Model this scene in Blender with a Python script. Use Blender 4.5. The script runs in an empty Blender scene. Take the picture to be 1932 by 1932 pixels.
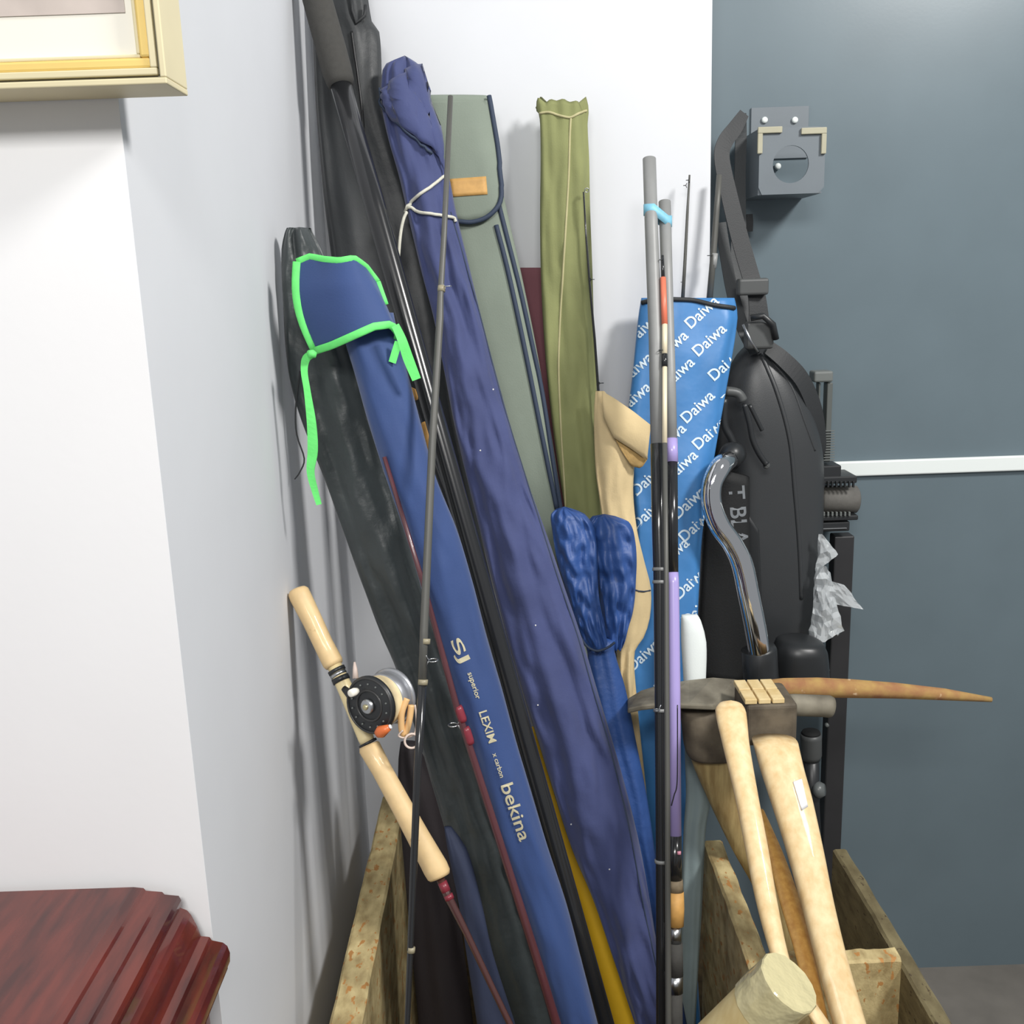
import bpy, bmesh, math, random
from mathutils import Vector, Matrix, noise
from mathutils.bvhtree import BVHTree
random.seed(7)
scn = bpy.context.scene
COL = scn.collection

# ------------------------------------------------------------------ camera
F = 1900.0
CAM = Vector((0.0, 0.0, 1.60))
dn = Vector((284.0, -8330.0, -F)).normalized()            # world down, in camera axes
fw = Vector((-16.0, 433.0, -F)); fw = (fw - dn * fw.dot(dn)).normalized()
up = -dn
rt = fw.cross(up)
ROT = Matrix((rt, fw, up))                                # camera -> world
cam = bpy.data.cameras.new('camera')
cam.sensor_width = 36.0; cam.sensor_fit = 'AUTO'; cam.lens = F / 1932.0 * 36.0
cam.clip_start = 0.02
camo = bpy.data.objects.new('camera', cam); COL.objects.link(camo)
mw = ROT.to_4x4(); mw.translation = CAM
camo.matrix_world = mw
scn.camera = camo

# ------------------------------------------------------------------ world, lamps, exposure
w = bpy.data.worlds.new('room_light'); scn.world = w; w.use_nodes = True
w.node_tree.nodes['Background'].inputs[0].default_value = (0.92, 0.96, 1.0, 1)
w.node_tree.nodes['Background'].inputs[1].default_value = 0.40

def area(name, loc, target, size, energy, color=(1, 0.98, 0.95)):
    l = bpy.data.lights.new(name, 'AREA'); l.shape = 'RECTANGLE'
    l.size, l.size_y = size; l.energy = energy; l.color = color
    o = bpy.data.objects.new(name, l); COL.objects.link(o); o.location = loc
    o.rotation_euler = (Vector(target) - Vector(loc)).to_track_quat('-Z', 'Y').to_euler()
    return o
area('ceiling_lamp', (1.60, 0.35, 2.95), (0.2, 1.6, 1.0), (0.4, 0.4), 68)
area('ceiling_lamp', (-0.1, -1.25, 2.9), (-0.2, 0.9, 1.0), (1.2, 0.5), 60)
vs = scn.view_settings
vs.view_transform = 'Standard'; vs.look = 'None'; vs.gamma = 1.0; vs.use_curve_mapping = False
vs.exposure = -0.22

# ------------------------------------------------------------------ helpers
def P(px, py, Y):
    d = ROT @ Vector((px - 966.0, 966.0 - py, -F))
    return CAM + d * (Y / d.y)
def Pz(px, py, z):
    d = ROT @ Vector((px - 966.0, 966.0 - py, -F))
    return CAM + d * ((z - CAM.z) / d.z)
def Px(px, py, x):
    d = ROT @ Vector((px - 966.0, 966.0 - py, -F))
    return CAM + d * (x / d.x)
VIEW = ROT @ Vector((0, 0, -1))
def mpp(p): return (p - CAM).dot(VIEW) / F                 # metres per pixel at a point

def lin(c): return c / 12.92 if c <= 0.04045 else ((c + 0.055) / 1.055) ** 2.4
def S(r, g, b): return (lin(r / 255), lin(g / 255), lin(b / 255), 1.0)

MATS = {}
def mat(name, col, rough=0.6, metal=0.0, var=0.0, vscale=12.0, stretch=(1, 1, 1), col2=None, bump=0.0, bscale=200.0,
        bump2=0.0, b2scale=18.0, spec=0.5, trans=0.0, alpha=1.0, coat=0.0, sheen=0.0, specks=None, thr=0.62):
    if name in MATS: return MATS[name]
    m = bpy.data.materials.new(name); m.use_nodes = True
    nt = m.node_tree; N = nt.nodes; L = nt.links
    b = N['Principled BSDF']
    b.inputs['Base Color'].default_value = col
    b.inputs['Roughness'].default_value = rough; b.inputs['Metallic'].default_value = metal
    b.inputs['Specular IOR Level'].default_value = spec
    b.inputs['Transmission Weight'].default_value = trans; b.inputs['Alpha'].default_value = alpha
    b.inputs['Coat Weight'].default_value = coat; b.inputs['Sheen Weight'].default_value = sheen
    tc = N.new('ShaderNodeTexCoord')
    mp = N.new('ShaderNodeMapping'); mp.inputs['Scale'].default_value = stretch
    L.new(tc.outputs['Object'], mp.inputs['Vector'])
    if var > 0 or col2:
        n = N.new('ShaderNodeTexNoise'); n.inputs['Scale'].default_value = vscale; n.inputs['Detail'].default_value = 5
        L.new(mp.outputs['Vector'], n.inputs['Vector'])
        r = N.new('ShaderNodeValToRGB')
        c2 = col2 or tuple(max(0, c * (1 - var)) for c in col[:3]) + (1,)
        c1 = col if col2 else tuple(min(1, c * (1 + var)) for c in col[:3]) + (1,)
        r.color_ramp.elements[0].position = 0.32; r.color_ramp.elements[0].color = c2
        r.color_ramp.elements[1].position = 0.68; r.color_ramp.elements[1].color = c1
        L.new(n.outputs['Fac'], r.inputs['Fac'])
        out = r.outputs['Color']
        if specks:
            n2 = N.new('ShaderNodeTexNoise'); n2.inputs['Scale'].default_value = 34; n2.inputs['Detail'].default_value = 3
            L.new(mp.outputs['Vector'], n2.inputs['Vector'])
            r2 = N.new('ShaderNodeValToRGB')
            r2.color_ramp.elements[0].position = thr; r2.color_ramp.elements[0].color = (0, 0, 0, 1)
            r2.color_ramp.elements[1].position = thr + 0.05; r2.color_ramp.elements[1].color = (1, 1, 1, 1)
            L.new(n2.outputs['Fac'], r2.inputs['Fac'])
            mx = N.new('ShaderNodeMix'); mx.data_type = 'RGBA'
            L.new(r2.outputs['Color'], mx.inputs[0]); L.new(out, mx.inputs[6]); mx.inputs[7].default_value = specks
            out = mx.outputs[2]
        L.new(out, b.inputs['Base Color'])
    last = None
    for (amt, sc, dist) in ((bump, bscale, 0.0006), (bump2, b2scale, 0.006)):
        if amt > 0:
            n = N.new('ShaderNodeTexNoise'); n.inputs['Scale'].default_value = sc; n.inputs['Detail'].default_value = 3
            L.new(mp.outputs['Vector'], n.inputs['Vector'])
            bp = N.new('ShaderNodeBump'); bp.inputs['Strength'].default_value = amt; bp.inputs['Distance'].default_value = dist
            L.new(n.outputs['Fac'], bp.inputs['Height'])
            if last: L.new(last, bp.inputs['Normal'])
            last = bp.outputs['Normal']
    if last: L.new(last, b.inputs['Normal'])
    MATS[name] = m
    return m

ORG = {}
BVH = {}
def thing(name, label, cat, loc, group=None):
    o = bpy.data.objects.new(name, None); COL.objects.link(o)
    o.location = loc; o.empty_display_size = 0.05
    o['label'] = label; o['category'] = cat
    if group: o['group'] = group
    ORG[o] = Vector(loc)
    return o
def tag(o, label, cat, group=None):
    o['label'] = label; o['category'] = cat
    if group: o['group'] = group
    return o
def mk(name, verts, faces, m, parent=None, smooth=True, kind=None, label=None):
    verts = [Vector(v) for v in verts]
    me = bpy.data.meshes.new(name)
    if parent is not None: o0 = ORG[parent]
    else:
        zs = min(v.z for v in verts)
        o0 = sum(verts, Vector()) / len(verts); o0.z = zs
    me.from_pydata([v - o0 for v in verts], [], faces); me.update()
    bm = bmesh.new(); bm.from_mesh(me)
    bmesh.ops.recalc_face_normals(bm, faces=bm.faces[:]); bm.to_mesh(me); bm.free()
    if smooth:
        for p in me.polygons: p.use_smooth = True
    me.materials.append(m)
    o = bpy.data.objects.new(name, me); COL.objects.link(o)
    if parent is not None: o.parent = parent
    else: o.location = o0
    ORG[o] = o0
    BVH[o] = BVHTree.FromPolygons(verts, faces)
    if kind: o['kind'] = kind
    if label: o['label'] = label
    return o
def sharp(o, ang=35):
    # flat/sharp edges above an angle
    me = o.data
    for p in me.polygons: p.use_smooth = True
    me.set_sharp_from_angle(angle=math.radians(ang))
    return o
def merge(*gs):
    V, Fs = [], []
    for v, f in gs:
        n = len(V); V += list(v); Fs += [tuple(i + n for i in q) for q in f]
    return V, Fs

def g_box(lo, hi, bev=0.0, seg=2, M=None):
    bm = bmesh.new(); bmesh.ops.create_cube(bm, size=1)
    lo, hi = Vector(lo), Vector(hi)
    for v in bm.verts:
        v.co = Vector(((lo.x + hi.x) / 2 + v.co.x * (hi.x - lo.x), (lo.y + hi.y) / 2 + v.co.y * (hi.y - lo.y), (lo.z + hi.z) / 2 + v.co.z * (hi.z - lo.z)))
    if bev > 0: bmesh.ops.bevel(bm, geom=bm.edges[:], offset=bev, segments=seg, affect='EDGES', profile=0.5)
    bm.verts.index_update()
    V = [v.co.copy() for v in bm.verts]; Fs = [tuple(v.index for v in f.verts) for f in bm.faces]; bm.free()
    if M is not None: V = [M @ v for v in V]
    return V, Fs
def g_tube(pts, rad, n=12, caps=True, flat=None):
    # tube along points; rad float or list; flat: list of (ref vector, ratio)
    pts = [Vector(p) for p in pts]; k = len(pts)
    R = rad if isinstance(rad, (list, tuple)) else [rad] * k
    V, Fs = [], []
    t0 = (pts[1] - pts[0]).normalized()
    a = t0.orthogonal().normalized()
    if flat:
        a = flat[0] - t0 * flat[0].dot(t0); a.normalize()
    for i in range(k):
        t = (pts[min(i + 1, k - 1)] - pts[max(i - 1, 0)]).normalized()
        if flat: a = flat[0] - t * flat[0].dot(t)
        else: a = a - t * a.dot(t)
        a.normalize(); b = t.cross(a)
        ra, rb = R[i], R[i] * (flat[1] if flat else 1)
        for j in range(n):
            th = 2 * math.pi * j / n
            V.append(pts[i] + a * ra * math.cos(th) + b * rb * math.sin(th))
    for i in range(k - 1):
        for j in range(n):
            Fs.append((i * n + j, i * n + (j + 1) % n, (i + 1) * n + (j + 1) % n, (i + 1) * n + j))
    if caps:
        Fs.append(tuple(reversed(range(n)))); Fs.append(tuple((k - 1) * n + j for j in range(n)))
    return V, Fs
def g_ring(c, axis, R, r, n=20, m=8):
    axis = Vector(axis).normalized(); a = axis.orthogonal().normalized(); b = axis.cross(a)
    V, Fs = [], []
    for i in range(n):
        th = 2 * math.pi * i / n; d = a * math.cos(th) + b * math.sin(th)
        for j in range(m):
            ph = 2 * math.pi * j / m
            V.append(Vector(c) + d * (R + r * math.cos(ph)) + axis * r * math.sin(ph))
    for i in range(n):
        for j in range(m):
            Fs.append((i * m + j, i * m + (j + 1) % m, ((i + 1) % n) * m + (j + 1) % m, ((i + 1) % n) * m + j))
    return V, Fs
def smoothpts(pts, n=8):
    # Catmull-Rom through tuples of any length
    out = []
    k = len(pts)
    for i in range(k - 1):
        p0, p1, p2, p3 = pts[max(i - 1, 0)], pts[i], pts[i + 1], pts[min(i + 2, k - 1)]
        for s in range(n):
            t = s / n
            out.append(tuple(0.5 * (2 * b + (c - a) * t + (2 * a - 5 * b + 4 * c - d) * t * t + (3 * b - a - 3 * c + d) * t ** 3)
                             for a, b, c, d in zip(p0, p1, p2, p3)))
    out.append(tuple(pts[-1]))
    return out
def yline(ya, Ya, yb, Yb):
    def f(y):
        t = (y - ya) / (yb - ya)
        return 1.0 / ((1 - t) / Ya + t / Yb)
    return f
def nz(x, y, z=0.0): return noise.noise(Vector((x, y, z)))

def g_loft(rows, Yf, nu=44, folds=(), wr=(), ext=None, sq=2.0, jag=0.0, dome=0.0, back=0.55, seed=0.0, step=14, side=0, foot=None):
    """rows (y, L, R, T): left and right outline at image row y, thickness T (m).  Rings lie across the thing."""
    dense = []
    for i in range(len(rows) - 1):
        p0, p1, p2, p3 = rows[max(i - 1, 0)], rows[i], rows[i + 1], rows[min(i + 2, len(rows) - 1)]
        n = max(2, int(abs(p2[0] - p1[0]) / step))
        for s in range(n):
            t = s / n; y = p1[0] + (p2[0] - p1[0]) * t
            vals = [y]
            for q in (1, 2, 3):
                h = p2[0] - p1[0]
                m1 = (p2[q] - p0[q]) / (p2[0] - p0[0]) * h if p2[0] != p0[0] else 0
                m2 = (p3[q] - p1[q]) / (p3[0] - p1[0]) * h if p3[0] != p1[0] else 0
                vals.append((2 * t ** 3 - 3 * t * t + 1) * p1[q] + (t ** 3 - 2 * t * t + t) * m1 + (-2 * t ** 3 + 3 * t * t) * p2[q] + (t ** 3 - t * t) * m2)
            dense.append(tuple(vals))
    dense.append(tuple(rows[-1][:4]))
    rings = []
    for (y, Lx, Rx, T) in dense:
        Y = Yf(y); a, b = P(Lx, y, Y), P(Rx, y, Y)
        rings.append([(a + b) / 2, (b - a) / 2, T, y])
    if ext is not None:
        c1 = rings[-1][0]; c0 = rings[max(0, len(rings) - 14)][0]; d = (c1 - c0).normalized()
        if c1.z > ext and d.z < -0.2:
            Lg = (ext - c1.z) / d.z; n = max(2, int(Lg / 0.03))
            h, T, y = rings[-1][1], rings[-1][2], rings[-1][3]
            W = h.length + 0.006; e = c1 + d * Lg
            bx0, bx1 = (xd1 + W, xr0 - W) if side else (xl1 + W, xd0 - W)
            e.x = min(max(e.x, bx0), bx1); e.y = min(max(e.y, YC0 + 0.034 + T), YC1 - 0.036 - T)
            if foot: e.x, e.y = foot
            for i in range(1, n + 1):
                rings.append([c1.lerp(e, i / n), h, T, y + 30 * i])
    V, Fs = [], []
    K = len(rings)
    for i, (c, h, T, y) in enumerate(rings):
        W = h.length; hx = h.normalized(); td = Vector((0, -1, 0)); td = (td - hx * td.dot(hx)).normalized()
        for j in range(nu):
            th = 2 * math.pi * j / nu; cc, ss = math.cos(th), math.sin(th)
            e = 2.0 / sq
            cx = math.copysign(abs(cc) ** e, cc); sy = math.copysign(abs(ss) ** e, ss)
            r = 1.0
            for (k, amp, ph, dr) in folds: r += amp * math.cos(k * th + ph + dr * y * 0.01) * (0.6 + 0.4 * nz(y * 0.004, k + seed))
            dy = 0.0
            for (amp, sx, sv) in wr: dy += amp * nz(cc * sx + seed, ss * sx + y * 0.002, y * sv)
            rx = 1 + (r - 1) * 0.25
            if abs(cc) > 0.999: rx = 1
            T2 = T * (back if ss < 0 else 1.0)
            p = c + hx * (W * cx * rx) + td * (T2 * sy * r + (dy if ss > -0.2 else 0) * min(1, 0.3 + abs(ss)))
            if jag and i < 3: p = p + Vector((0, 0, 1)) * jag * nz(th * 2.2 + seed, 3.1) * (1 - i / 3)
            V.append(p)
    for i in range(K - 1):
        for j in range(nu):
            Fs.append((i * nu + j, (i + 1) * nu + j, (i + 1) * nu + (j + 1) % nu, i * nu + (j + 1) % nu))
    # ends
    for (i, sgn) in ((0, 1), (K - 1, -1)):
        c = rings[i][0] + Vector((0, 0, (dome if i == 0 else 0.0)))
        V.append(c); ci = len(V) - 1
        for j in range(nu):
            Fs.append((i * nu + j, i * nu + (j + 1) % nu, ci))
    return V, Fs
def on(o, px, py, off=0.0015):
    d = (ROT @ Vector((px - 966.0, 966.0 - py, -F))).normalized()
    hit = BVH[o].ray_cast(CAM, d)
    if hit[0] is None: return None
    n = hit[1]
    if n.dot(d) > 0: n = -n
    return hit[0] + n * off
def onpath(o, pts, off=0.0015, n=8):
    out = []
    for q in smoothpts(pts, n):
        p = on(o, q[0], q[1], off)
        if p is not None: out.append(p)
    return out
def imgtube(pts, Yf, n=14, sm=0, flat=None, caps=True):
    """pts (px, py, half width px); Yf(y) or Y per point as 4th value"""
    if sm: pts = smoothpts(pts, sm)
    ps, rs = [], []
    for q in pts:
        p = P(q[0], q[1], q[3] if len(q) > 3 else Yf(q[1])); ps.append(p); rs.append(q[2] * mpp(p))
    return g_tube(ps, rs, n, caps, flat)
def g_patch(top, bot, fn, n=16, m=10, thick=0.003):
    """cloth patch between two image curves; fn(px,py,s,t)-> world point"""
    def resamp(c, k):
        L = [0]
        for a, b in zip(c, c[1:]): L.append(L[-1] + math.hypot(b[0] - a[0], b[1] - a[1]))
        out = []
        for i in range(k + 1):
            d = L[-1] * i / k; q = 0
            while q < len(c) - 2 and L[q + 1] < d: q += 1
            t = (d - L[q]) / max(1e-6, L[q + 1] - L[q])
            out.append((c[q][0] + (c[q + 1][0] - c[q][0]) * t, c[q][1] + (c[q + 1][1] - c[q][1]) * t))
        return out
    a, b = resamp(top, n), resamp(bot, n)
    front = []
    for j in range(m + 1):
        t = j / m
        for i in range(n + 1):
            px = a[i][0] + (b[i][0] - a[i][0]) * t; py = a[i][1] + (b[i][1] - a[i][1]) * t
            front.append(fn(px, py, i / n, t))
    k = len(front)
    V = front + [v + Vector((0, thick, 0)) for v in front]
    Fs = []
    idx = lambda i, j: j * (n + 1) + i
    for j in range(m):
        for i in range(n):
            q = (idx(i, j), idx(i + 1, j), idx(i + 1, j + 1), idx(i, j + 1))
            Fs.append(q); Fs.append(tuple(x + k for x in reversed(q)))
    border = [idx(i, 0) for i in range(n + 1)] + [idx(n, j) for j in range(1, m + 1)] + [idx(i, m) for i in range(n - 1, -1, -1)] + [idx(0, j) for j in range(m - 1, 0, -1)]
    for q in range(len(border)):
        x, y = border[q], border[(q + 1) % len(border)]
        Fs.append((x, x + k, y + k, y))
    return V, Fs
def g_ribbon(pts, nrm, thick=0.0015):
    """pts list of (world point, half width, [across vector])"""
    V, Fs = [], []
    k = len(pts)
    for i, q in enumerate(pts):
        p, hw = q[0], q[1]
        t = (pts[min(i + 1, k - 1)][0] - pts[max(i - 1, 0)][0]).normalized()
        nn = q[2] if len(q) > 2 else nrm
        a = t.cross(nn).normalized(); d = a.cross(t).normalized()
        for (u, v) in ((-1, -1), (1, -1), (1, 1), (-1, 1)):
            V.append(p + a * hw * u + d * thick * 0.5 * v)
    for i in range(k - 1):
        for j in range(4):
            Fs.append((i * 4 + j, i * 4 + (j + 1) % 4, (i + 1) * 4 + (j + 1) % 4, (i + 1) * 4 + j))
    Fs.append((3, 2, 1, 0)); Fs.append(tuple((k - 1) * 4 + j for j in range(4)))
    return V, Fs
_tc = {}
def text_geo(s, bold=0.012):
    if s in _tc: return _tc[s]
    cu = bpy.data.curves.new('lettering', 'FONT'); cu.body = s; cu.align_x = 'CENTER'; cu.align_y = 'CENTER'; cu.offset = bold
    o = bpy.data.objects.new('lettering', cu); COL.objects.link(o)
    bpy.context.view_layer.update()
    me = bpy.data.meshes.new_from_object(o.evaluated_get(bpy.context.evaluated_depsgraph_get()))
    V = [v.co.copy() for v in me.vertices]; Fs = [tuple(p.vertices) for p in me.polygons]
    bpy.data.objects.remove(o); bpy.data.curves.remove(cu); bpy.data.meshes.remove(me)
    bm = bmesh.new(); vs_ = [bm.verts.new(v) for v in V]
    for f in Fs:
        try: bm.faces.new([vs_[i] for i in f])
        except ValueError: pass
    bmesh.ops.remove_doubles(bm, verts=bm.verts[:], dist=1e-4)
    bm.verts.index_update()
    xs = [v.co.x for v in bm.verts]; w_ = max(xs) - min(xs)
    V = [v.co / w_ for v in bm.verts]; Fs = [tuple(v.index for v in f.verts) for f in bm.faces]; bm.free()
    _tc[s] = (V, Fs)
    return _tc[s]
def print_on(surf, s, px, py, length, ang, m, parent, name='lettering', off=0.0012, hs=1.0, label=None):
    V, Fs = text_geo(s)
    ca, sa = math.cos(math.radians(ang)), math.sin(math.radians(ang))
    out = []
    for v in V:
        x, y = v.x * length, v.y * length * hs
        out.append(on(surf, px + x * ca - y * sa, py - (x * sa + y * ca), off))
    keep = [f for f in Fs if all(out[i] is not None for i in f)]
    if not keep: return None
    used = sorted({i for f in keep for i in f}); rm = {i: k for k, i in enumerate(used)}
    return mk(name, [out[i] for i in used], [tuple(rm[i] for i in f) for f in keep], m, parent, smooth=False, label=label)
def guide(parent, m, p, out, r=0.005, wire=0.0007, axis=None, name='line_guide'):
    """a rod's line guide: ring on a two-legged foot"""
    out = Vector(out).normalized(); axis = Vector(axis) if axis else Vector((0, 0, 1))
    c = Vector(p) + out * (r * 2.0)
    g = merge(g_ring(c, axis, r, wire, 16, 6),
              g_tube([Vector(p) + axis * r * 1.8, c - out * r], wire, 6), g_tube([Vector(p) - axis * r * 1.8, c - out * r], wire, 6))
    return mk(name, *g, m, parent)

CB = 0.042   # crate floor top: the height on which the bags and rods stand

# ------------------------------------------------------------------ materials
paint = mat('white_wall_paint', S(214, 216, 220), 0.75, var=0.015, vscale=6, bump=0.12, bscale=90, bump2=0.05, b2scale=12)
paint2 = mat('lit_wall_paint', S(240, 240, 241), 0.7, var=0.01, vscale=6, bump=0.12, bscale=90)  # lighter copy of the wall paint: the near wall's stronger light put into colour
dpaint = mat('slate_door_paint', S(98, 112, 119), 0.32, var=0.05, vscale=5, bump=0.05, bscale=160)
floorm = mat('grey_floor', S(110, 106, 100), 0.7, var=0.15, vscale=9)
whitetrim = mat('white_trim_paint', S(226, 232, 230), 0.45)
cratewood = mat('worn_crate_wood', S(206, 188, 138), 0.8, vscale=16, stretch=(3, 1.5, 2), col2=S(150, 130, 88), bump=0.9, bscale=140, specks=S(176, 126, 70), thr=0.60)
cratewood2 = mat('weathered_crate_wood', S(128, 118, 86), 0.85, vscale=9, stretch=(4, 2, 6), col2=S(92, 82, 56), bump=0.9, bscale=110, specks=S(74, 62, 44), thr=0.64)
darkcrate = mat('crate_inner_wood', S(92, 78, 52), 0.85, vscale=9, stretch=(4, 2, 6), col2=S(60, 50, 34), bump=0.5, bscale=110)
mahog = mat('polished_mahogany', S(104, 40, 30), 0.22, vscale=10, stretch=(6, 1, 6), col2=S(62, 20, 17), coat=0.4)
cream = mat('cream_frame_paint', S(216, 205, 168), 0.5, var=0.04)
gold = mat('gold_leaf', S(226, 196, 116), 0.5, metal=0.1, var=0.06)
matboard = mat('mat_board', S(238, 234, 222), 0.8, var=0.01)
artm = mat('faded_print', S(196, 184, 176), 0.6, var=0.1, vscale=20)
blackny = mat('black_nylon', S(42, 45, 47), 0.5, var=0.12, vscale=9, bump=0.35, bscale=420, bump2=0.5, b2scale=16, sheen=0.15)
greyny = mat('dark_green_grey_nylon', S(56, 62, 63), 0.42, var=0.16, vscale=10, bump=0.3, bscale=420, bump2=0.7, b2scale=20, sheen=0.1)
navym = mat('navy_cotton', S(60, 69, 113), 0.78, var=0.10, vscale=9, bump=0.4, bscale=380, bump2=0.5, b2scale=15, sheen=0.2)
bluen = mat('blue_neoprene', S(42, 68, 120), 0.7, var=0.07, vscale=8, bump=0.3, bscale=420, bump2=0.25, b2scale=9, sheen=0.25)
green_t = mat('lime_green_binding', S(110, 232, 120), 0.65, var=0.06, vscale=60, bump=0.4, bscale=300)
sage = mat('sage_canvas', S(126, 136, 124), 0.82, var=0.07, vscale=8, bump=0.5, bscale=420, bump2=0.25, b2scale=11, specks=S(180, 182, 172), thr=0.75)
navytr = mat('navy_binding', S(48, 60, 80), 0.7, bump=0.4, bscale=400)
leather = mat('tan_leather', S(196, 152, 88), 0.6, var=0.12, vscale=60, bump=0.4, bscale=200)
maroonc = mat('maroon_canvas', S(116, 72, 80), 0.85, var=0.06, bump=0.4, bscale=400)
olivec = mat('olive_canvas', S(130, 134, 88), 0.85, var=0.10, vscale=9, bump=0.5, bscale=420, bump2=0.35, b2scale=14)
olivepipe = mat('pale_olive_seam', S(178, 172, 130), 0.8, var=0.08, vscale=50)
tanc = mat('tan_canvas', S(208, 186, 142), 0.85, var=0.08, vscale=10, bump=0.5, bscale=380, bump2=0.4, b2scale=18)
tanin = mat('frayed_tan_lining', S(170, 140, 88), 0.9, var=0.2, vscale=60, bump=0.8, bscale=180)
royal = mat('royal_blue_nylon', S(46, 79, 140), 0.5, var=0.10, vscale=12, bump=0.3, bscale=380, bump2=0.45, b2scale=36)
brandblue = mat('bright_blue_vinyl', S(62, 123, 182), 0.45, var=0.05, vscale=9, bump=0.1, bscale=300, bump2=0.45, b2scale=16)
printw = mat('pale_print', S(210, 226, 236), 0.6)
printg = mat('gilt_print', S(198, 190, 160), 0.5)
carbon = mat('black_carbon_blank', S(34, 35, 37), 0.22, var=0.05, coat=0.3)
carbong = mat('grey_carbon_blank', S(140, 141, 140), 0.45, var=0.06, vscale=30)
rodgrey = mat('grey_rod_blank', S(84, 84, 80), 0.45, var=0.05)
eva = mat('black_foam_grip', S(64, 63, 60), 0.85, var=0.08, vscale=120, bump=0.5, bscale=500)
cork = mat('cork_grip', S(222, 192, 142), 0.5, var=0.06, vscale=60, stretch=(1, 1, 1), specks=S(178, 138, 88), thr=0.70, coat=0.2)
corkd = mat('dark_cork', S(200, 152, 84), 0.6, var=0.12, vscale=90)
corkr = mat('rubber_cork', S(120, 106, 84), 0.7, var=0.15, vscale=120)
maroonr = mat('maroon_rod_blank', S(84, 46, 51), 0.3, var=0.08, coat=0.4)
maroonw = mat('maroon_thread_wrap', S(128, 46, 58), 0.35, var=0.1, vscale=90)
brownr = mat('brown_rod_blank', S(72, 42, 40), 0.3, coat=0.4)
steel = mat('brushed_steel', S(190, 192, 194), 0.3, metal=1.0, var=0.03)
chrome = mat('polished_chrome', S(222, 222, 224), 0.06, metal=1.0)
blackp = mat('black_plastic', S(38, 40, 42), 0.38, var=0.06, vscale=30)
shellm = mat('black_moulded_shell', S(52, 54, 56), 0.42, var=0.05, vscale=8, bump=0.2, bscale=400)
webb = mat('black_webbing', S(40, 42, 44), 0.6, bump=0.6, bscale=500)
greyp = mat('grey_plastic', S(104, 108, 106), 0.5, var=0.05)
brackm = mat('slate_grey_steel', S(104, 112, 118), 0.45, var=0.04, bump=0.1)
guard = mat('clear_yellowed_plastic', S(196, 192, 168), 0.35, var=0.06, trans=0.35)
yellowc = mat('yellow_nylon', S(234, 186, 36), 0.6, var=0.06, bump=0.3, bscale=300, bump2=0.3)
purple = mat('lilac_rod_lacquer', S(168, 154, 210), 0.3, var=0.02, coat=0.3)
orange = mat('orange_lacquer', S(222, 120, 92), 0.4)
creaml = mat('cream_lacquer', S(228, 216, 186), 0.4)
tapeb = mat('light_blue_tape', S(128, 190, 214), 0.5, var=0.12, vscale=70)
rope = mat('white_cord', S(206, 204, 190), 0.8, var=0.1, vscale=120, bump=0.6, bscale=300)
linec = mat('cream_fly_line', S(236, 216, 172), 0.5, var=0.06, vscale=90)
orangep = mat('orange_plastic', S(214, 112, 60), 0.35)
palebag = mat('pale_grey_blue_cloth', S(142, 158, 160), 0.8, var=0.08, bump=0.3, bscale=350, bump2=0.35)
palewh = mat('white_cloth', S(224, 230, 228), 0.8, var=0.02, bump=0.3, bscale=350)
ash = mat('pale_ash_wood', S(232, 208, 162), 0.5, vscale=9, stretch=(9, 9, .6), col2=S(214, 182, 130), bump=0.2, bscale=120, coat=0.1)
ashold = mat('aged_ash_wood', S(190, 168, 116), 0.6, vscale=14, stretch=(8, 8, 1), col2=S(146, 122, 78), bump=0.3, bscale=120)
ashor = mat('orange_varnished_wood', S(216, 168, 92), 0.4, vscale=14, stretch=(8, 8, 1), col2=S(190, 138, 68), coat=0.3)
iron = mat('weathered_iron', S(146, 140, 124), 0.7, metal=0.25, vscale=16, col2=S(92, 86, 74), bump=0.4, bscale=90, bump2=0.2, specks=S(150, 118, 92), thr=0.72)
irond = mat('dark_forged_iron', S(116, 106, 90), 0.75, metal=0.2, vscale=22, col2=S(70, 62, 52), bump=0.7, bscale=110)
rust = mat('rusty_iron', S(150, 104, 70), 0.85, vscale=40, col2=S(172, 140, 82), bump=0.7, bscale=110, specks=S(206, 176, 140), thr=0.66)
clearf = mat('clear_polythene', S(240, 244, 246), 0.1, trans=0.55, alpha=0.72, bump2=0.5, b2scale=30)
tape = mat('yellowed_packing_tape', S(206, 196, 152), 0.28, var=0.06, vscale=20, bump2=0.9, b2scale=35, coat=0.5)
paperw = mat('white_paper_label', S(238, 238, 238), 0.6)
postw = mat('pale_cream_wood', S(222, 204, 152), 0.6, vscale=12, stretch=(6, 6, 1), col2=S(208, 184, 128))
redp = mat('red_print', S(186, 52, 62), 0.5)
pinkp = mat('pink_print', S(222, 150, 170), 0.5)
greyw = mat('grey_print', S(120, 124, 128), 0.6)

# ------------------------------------------------------------------ the setting
YB = 1.90                                    # back wall
XL = P(658, 1050, YB).x                      # left side wall plane
YW = Px(315, 1000, XL).y                     # near white wall
XE = P(1342, 200, YB).x                      # right end of the back wall
YD = 2.06                                    # slate door behind the wall's end
def struct(name, geo, m, smooth=False):
    o = mk(name, *geo, m, None, smooth=smooth); o['kind'] = 'structure'; return o
struct('floor', g_box((-2.2, -1.2, -0.06), (2.6, YD + 0.1, 0.0)), floorm)
struct('wall_back', g_box((XL - 0.1, YB, 0.0), (XE, YB + 0.12, 2.9)), paint)
struct('wall_left', g_box((XL - 0.09, YW, 0.0), (XL, YB, 2.9)), paint)
struct('wall_front_left', g_box((-2.2, YW - 0.0005, 0.0), (XL - 0.0002, YW + 0.06, 2.9)), paint2)
struct('wall_right', g_box((XE - 0.25, YD, 0.0), (2.6, YD + 0.06, 2.9)), dpaint)
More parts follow.
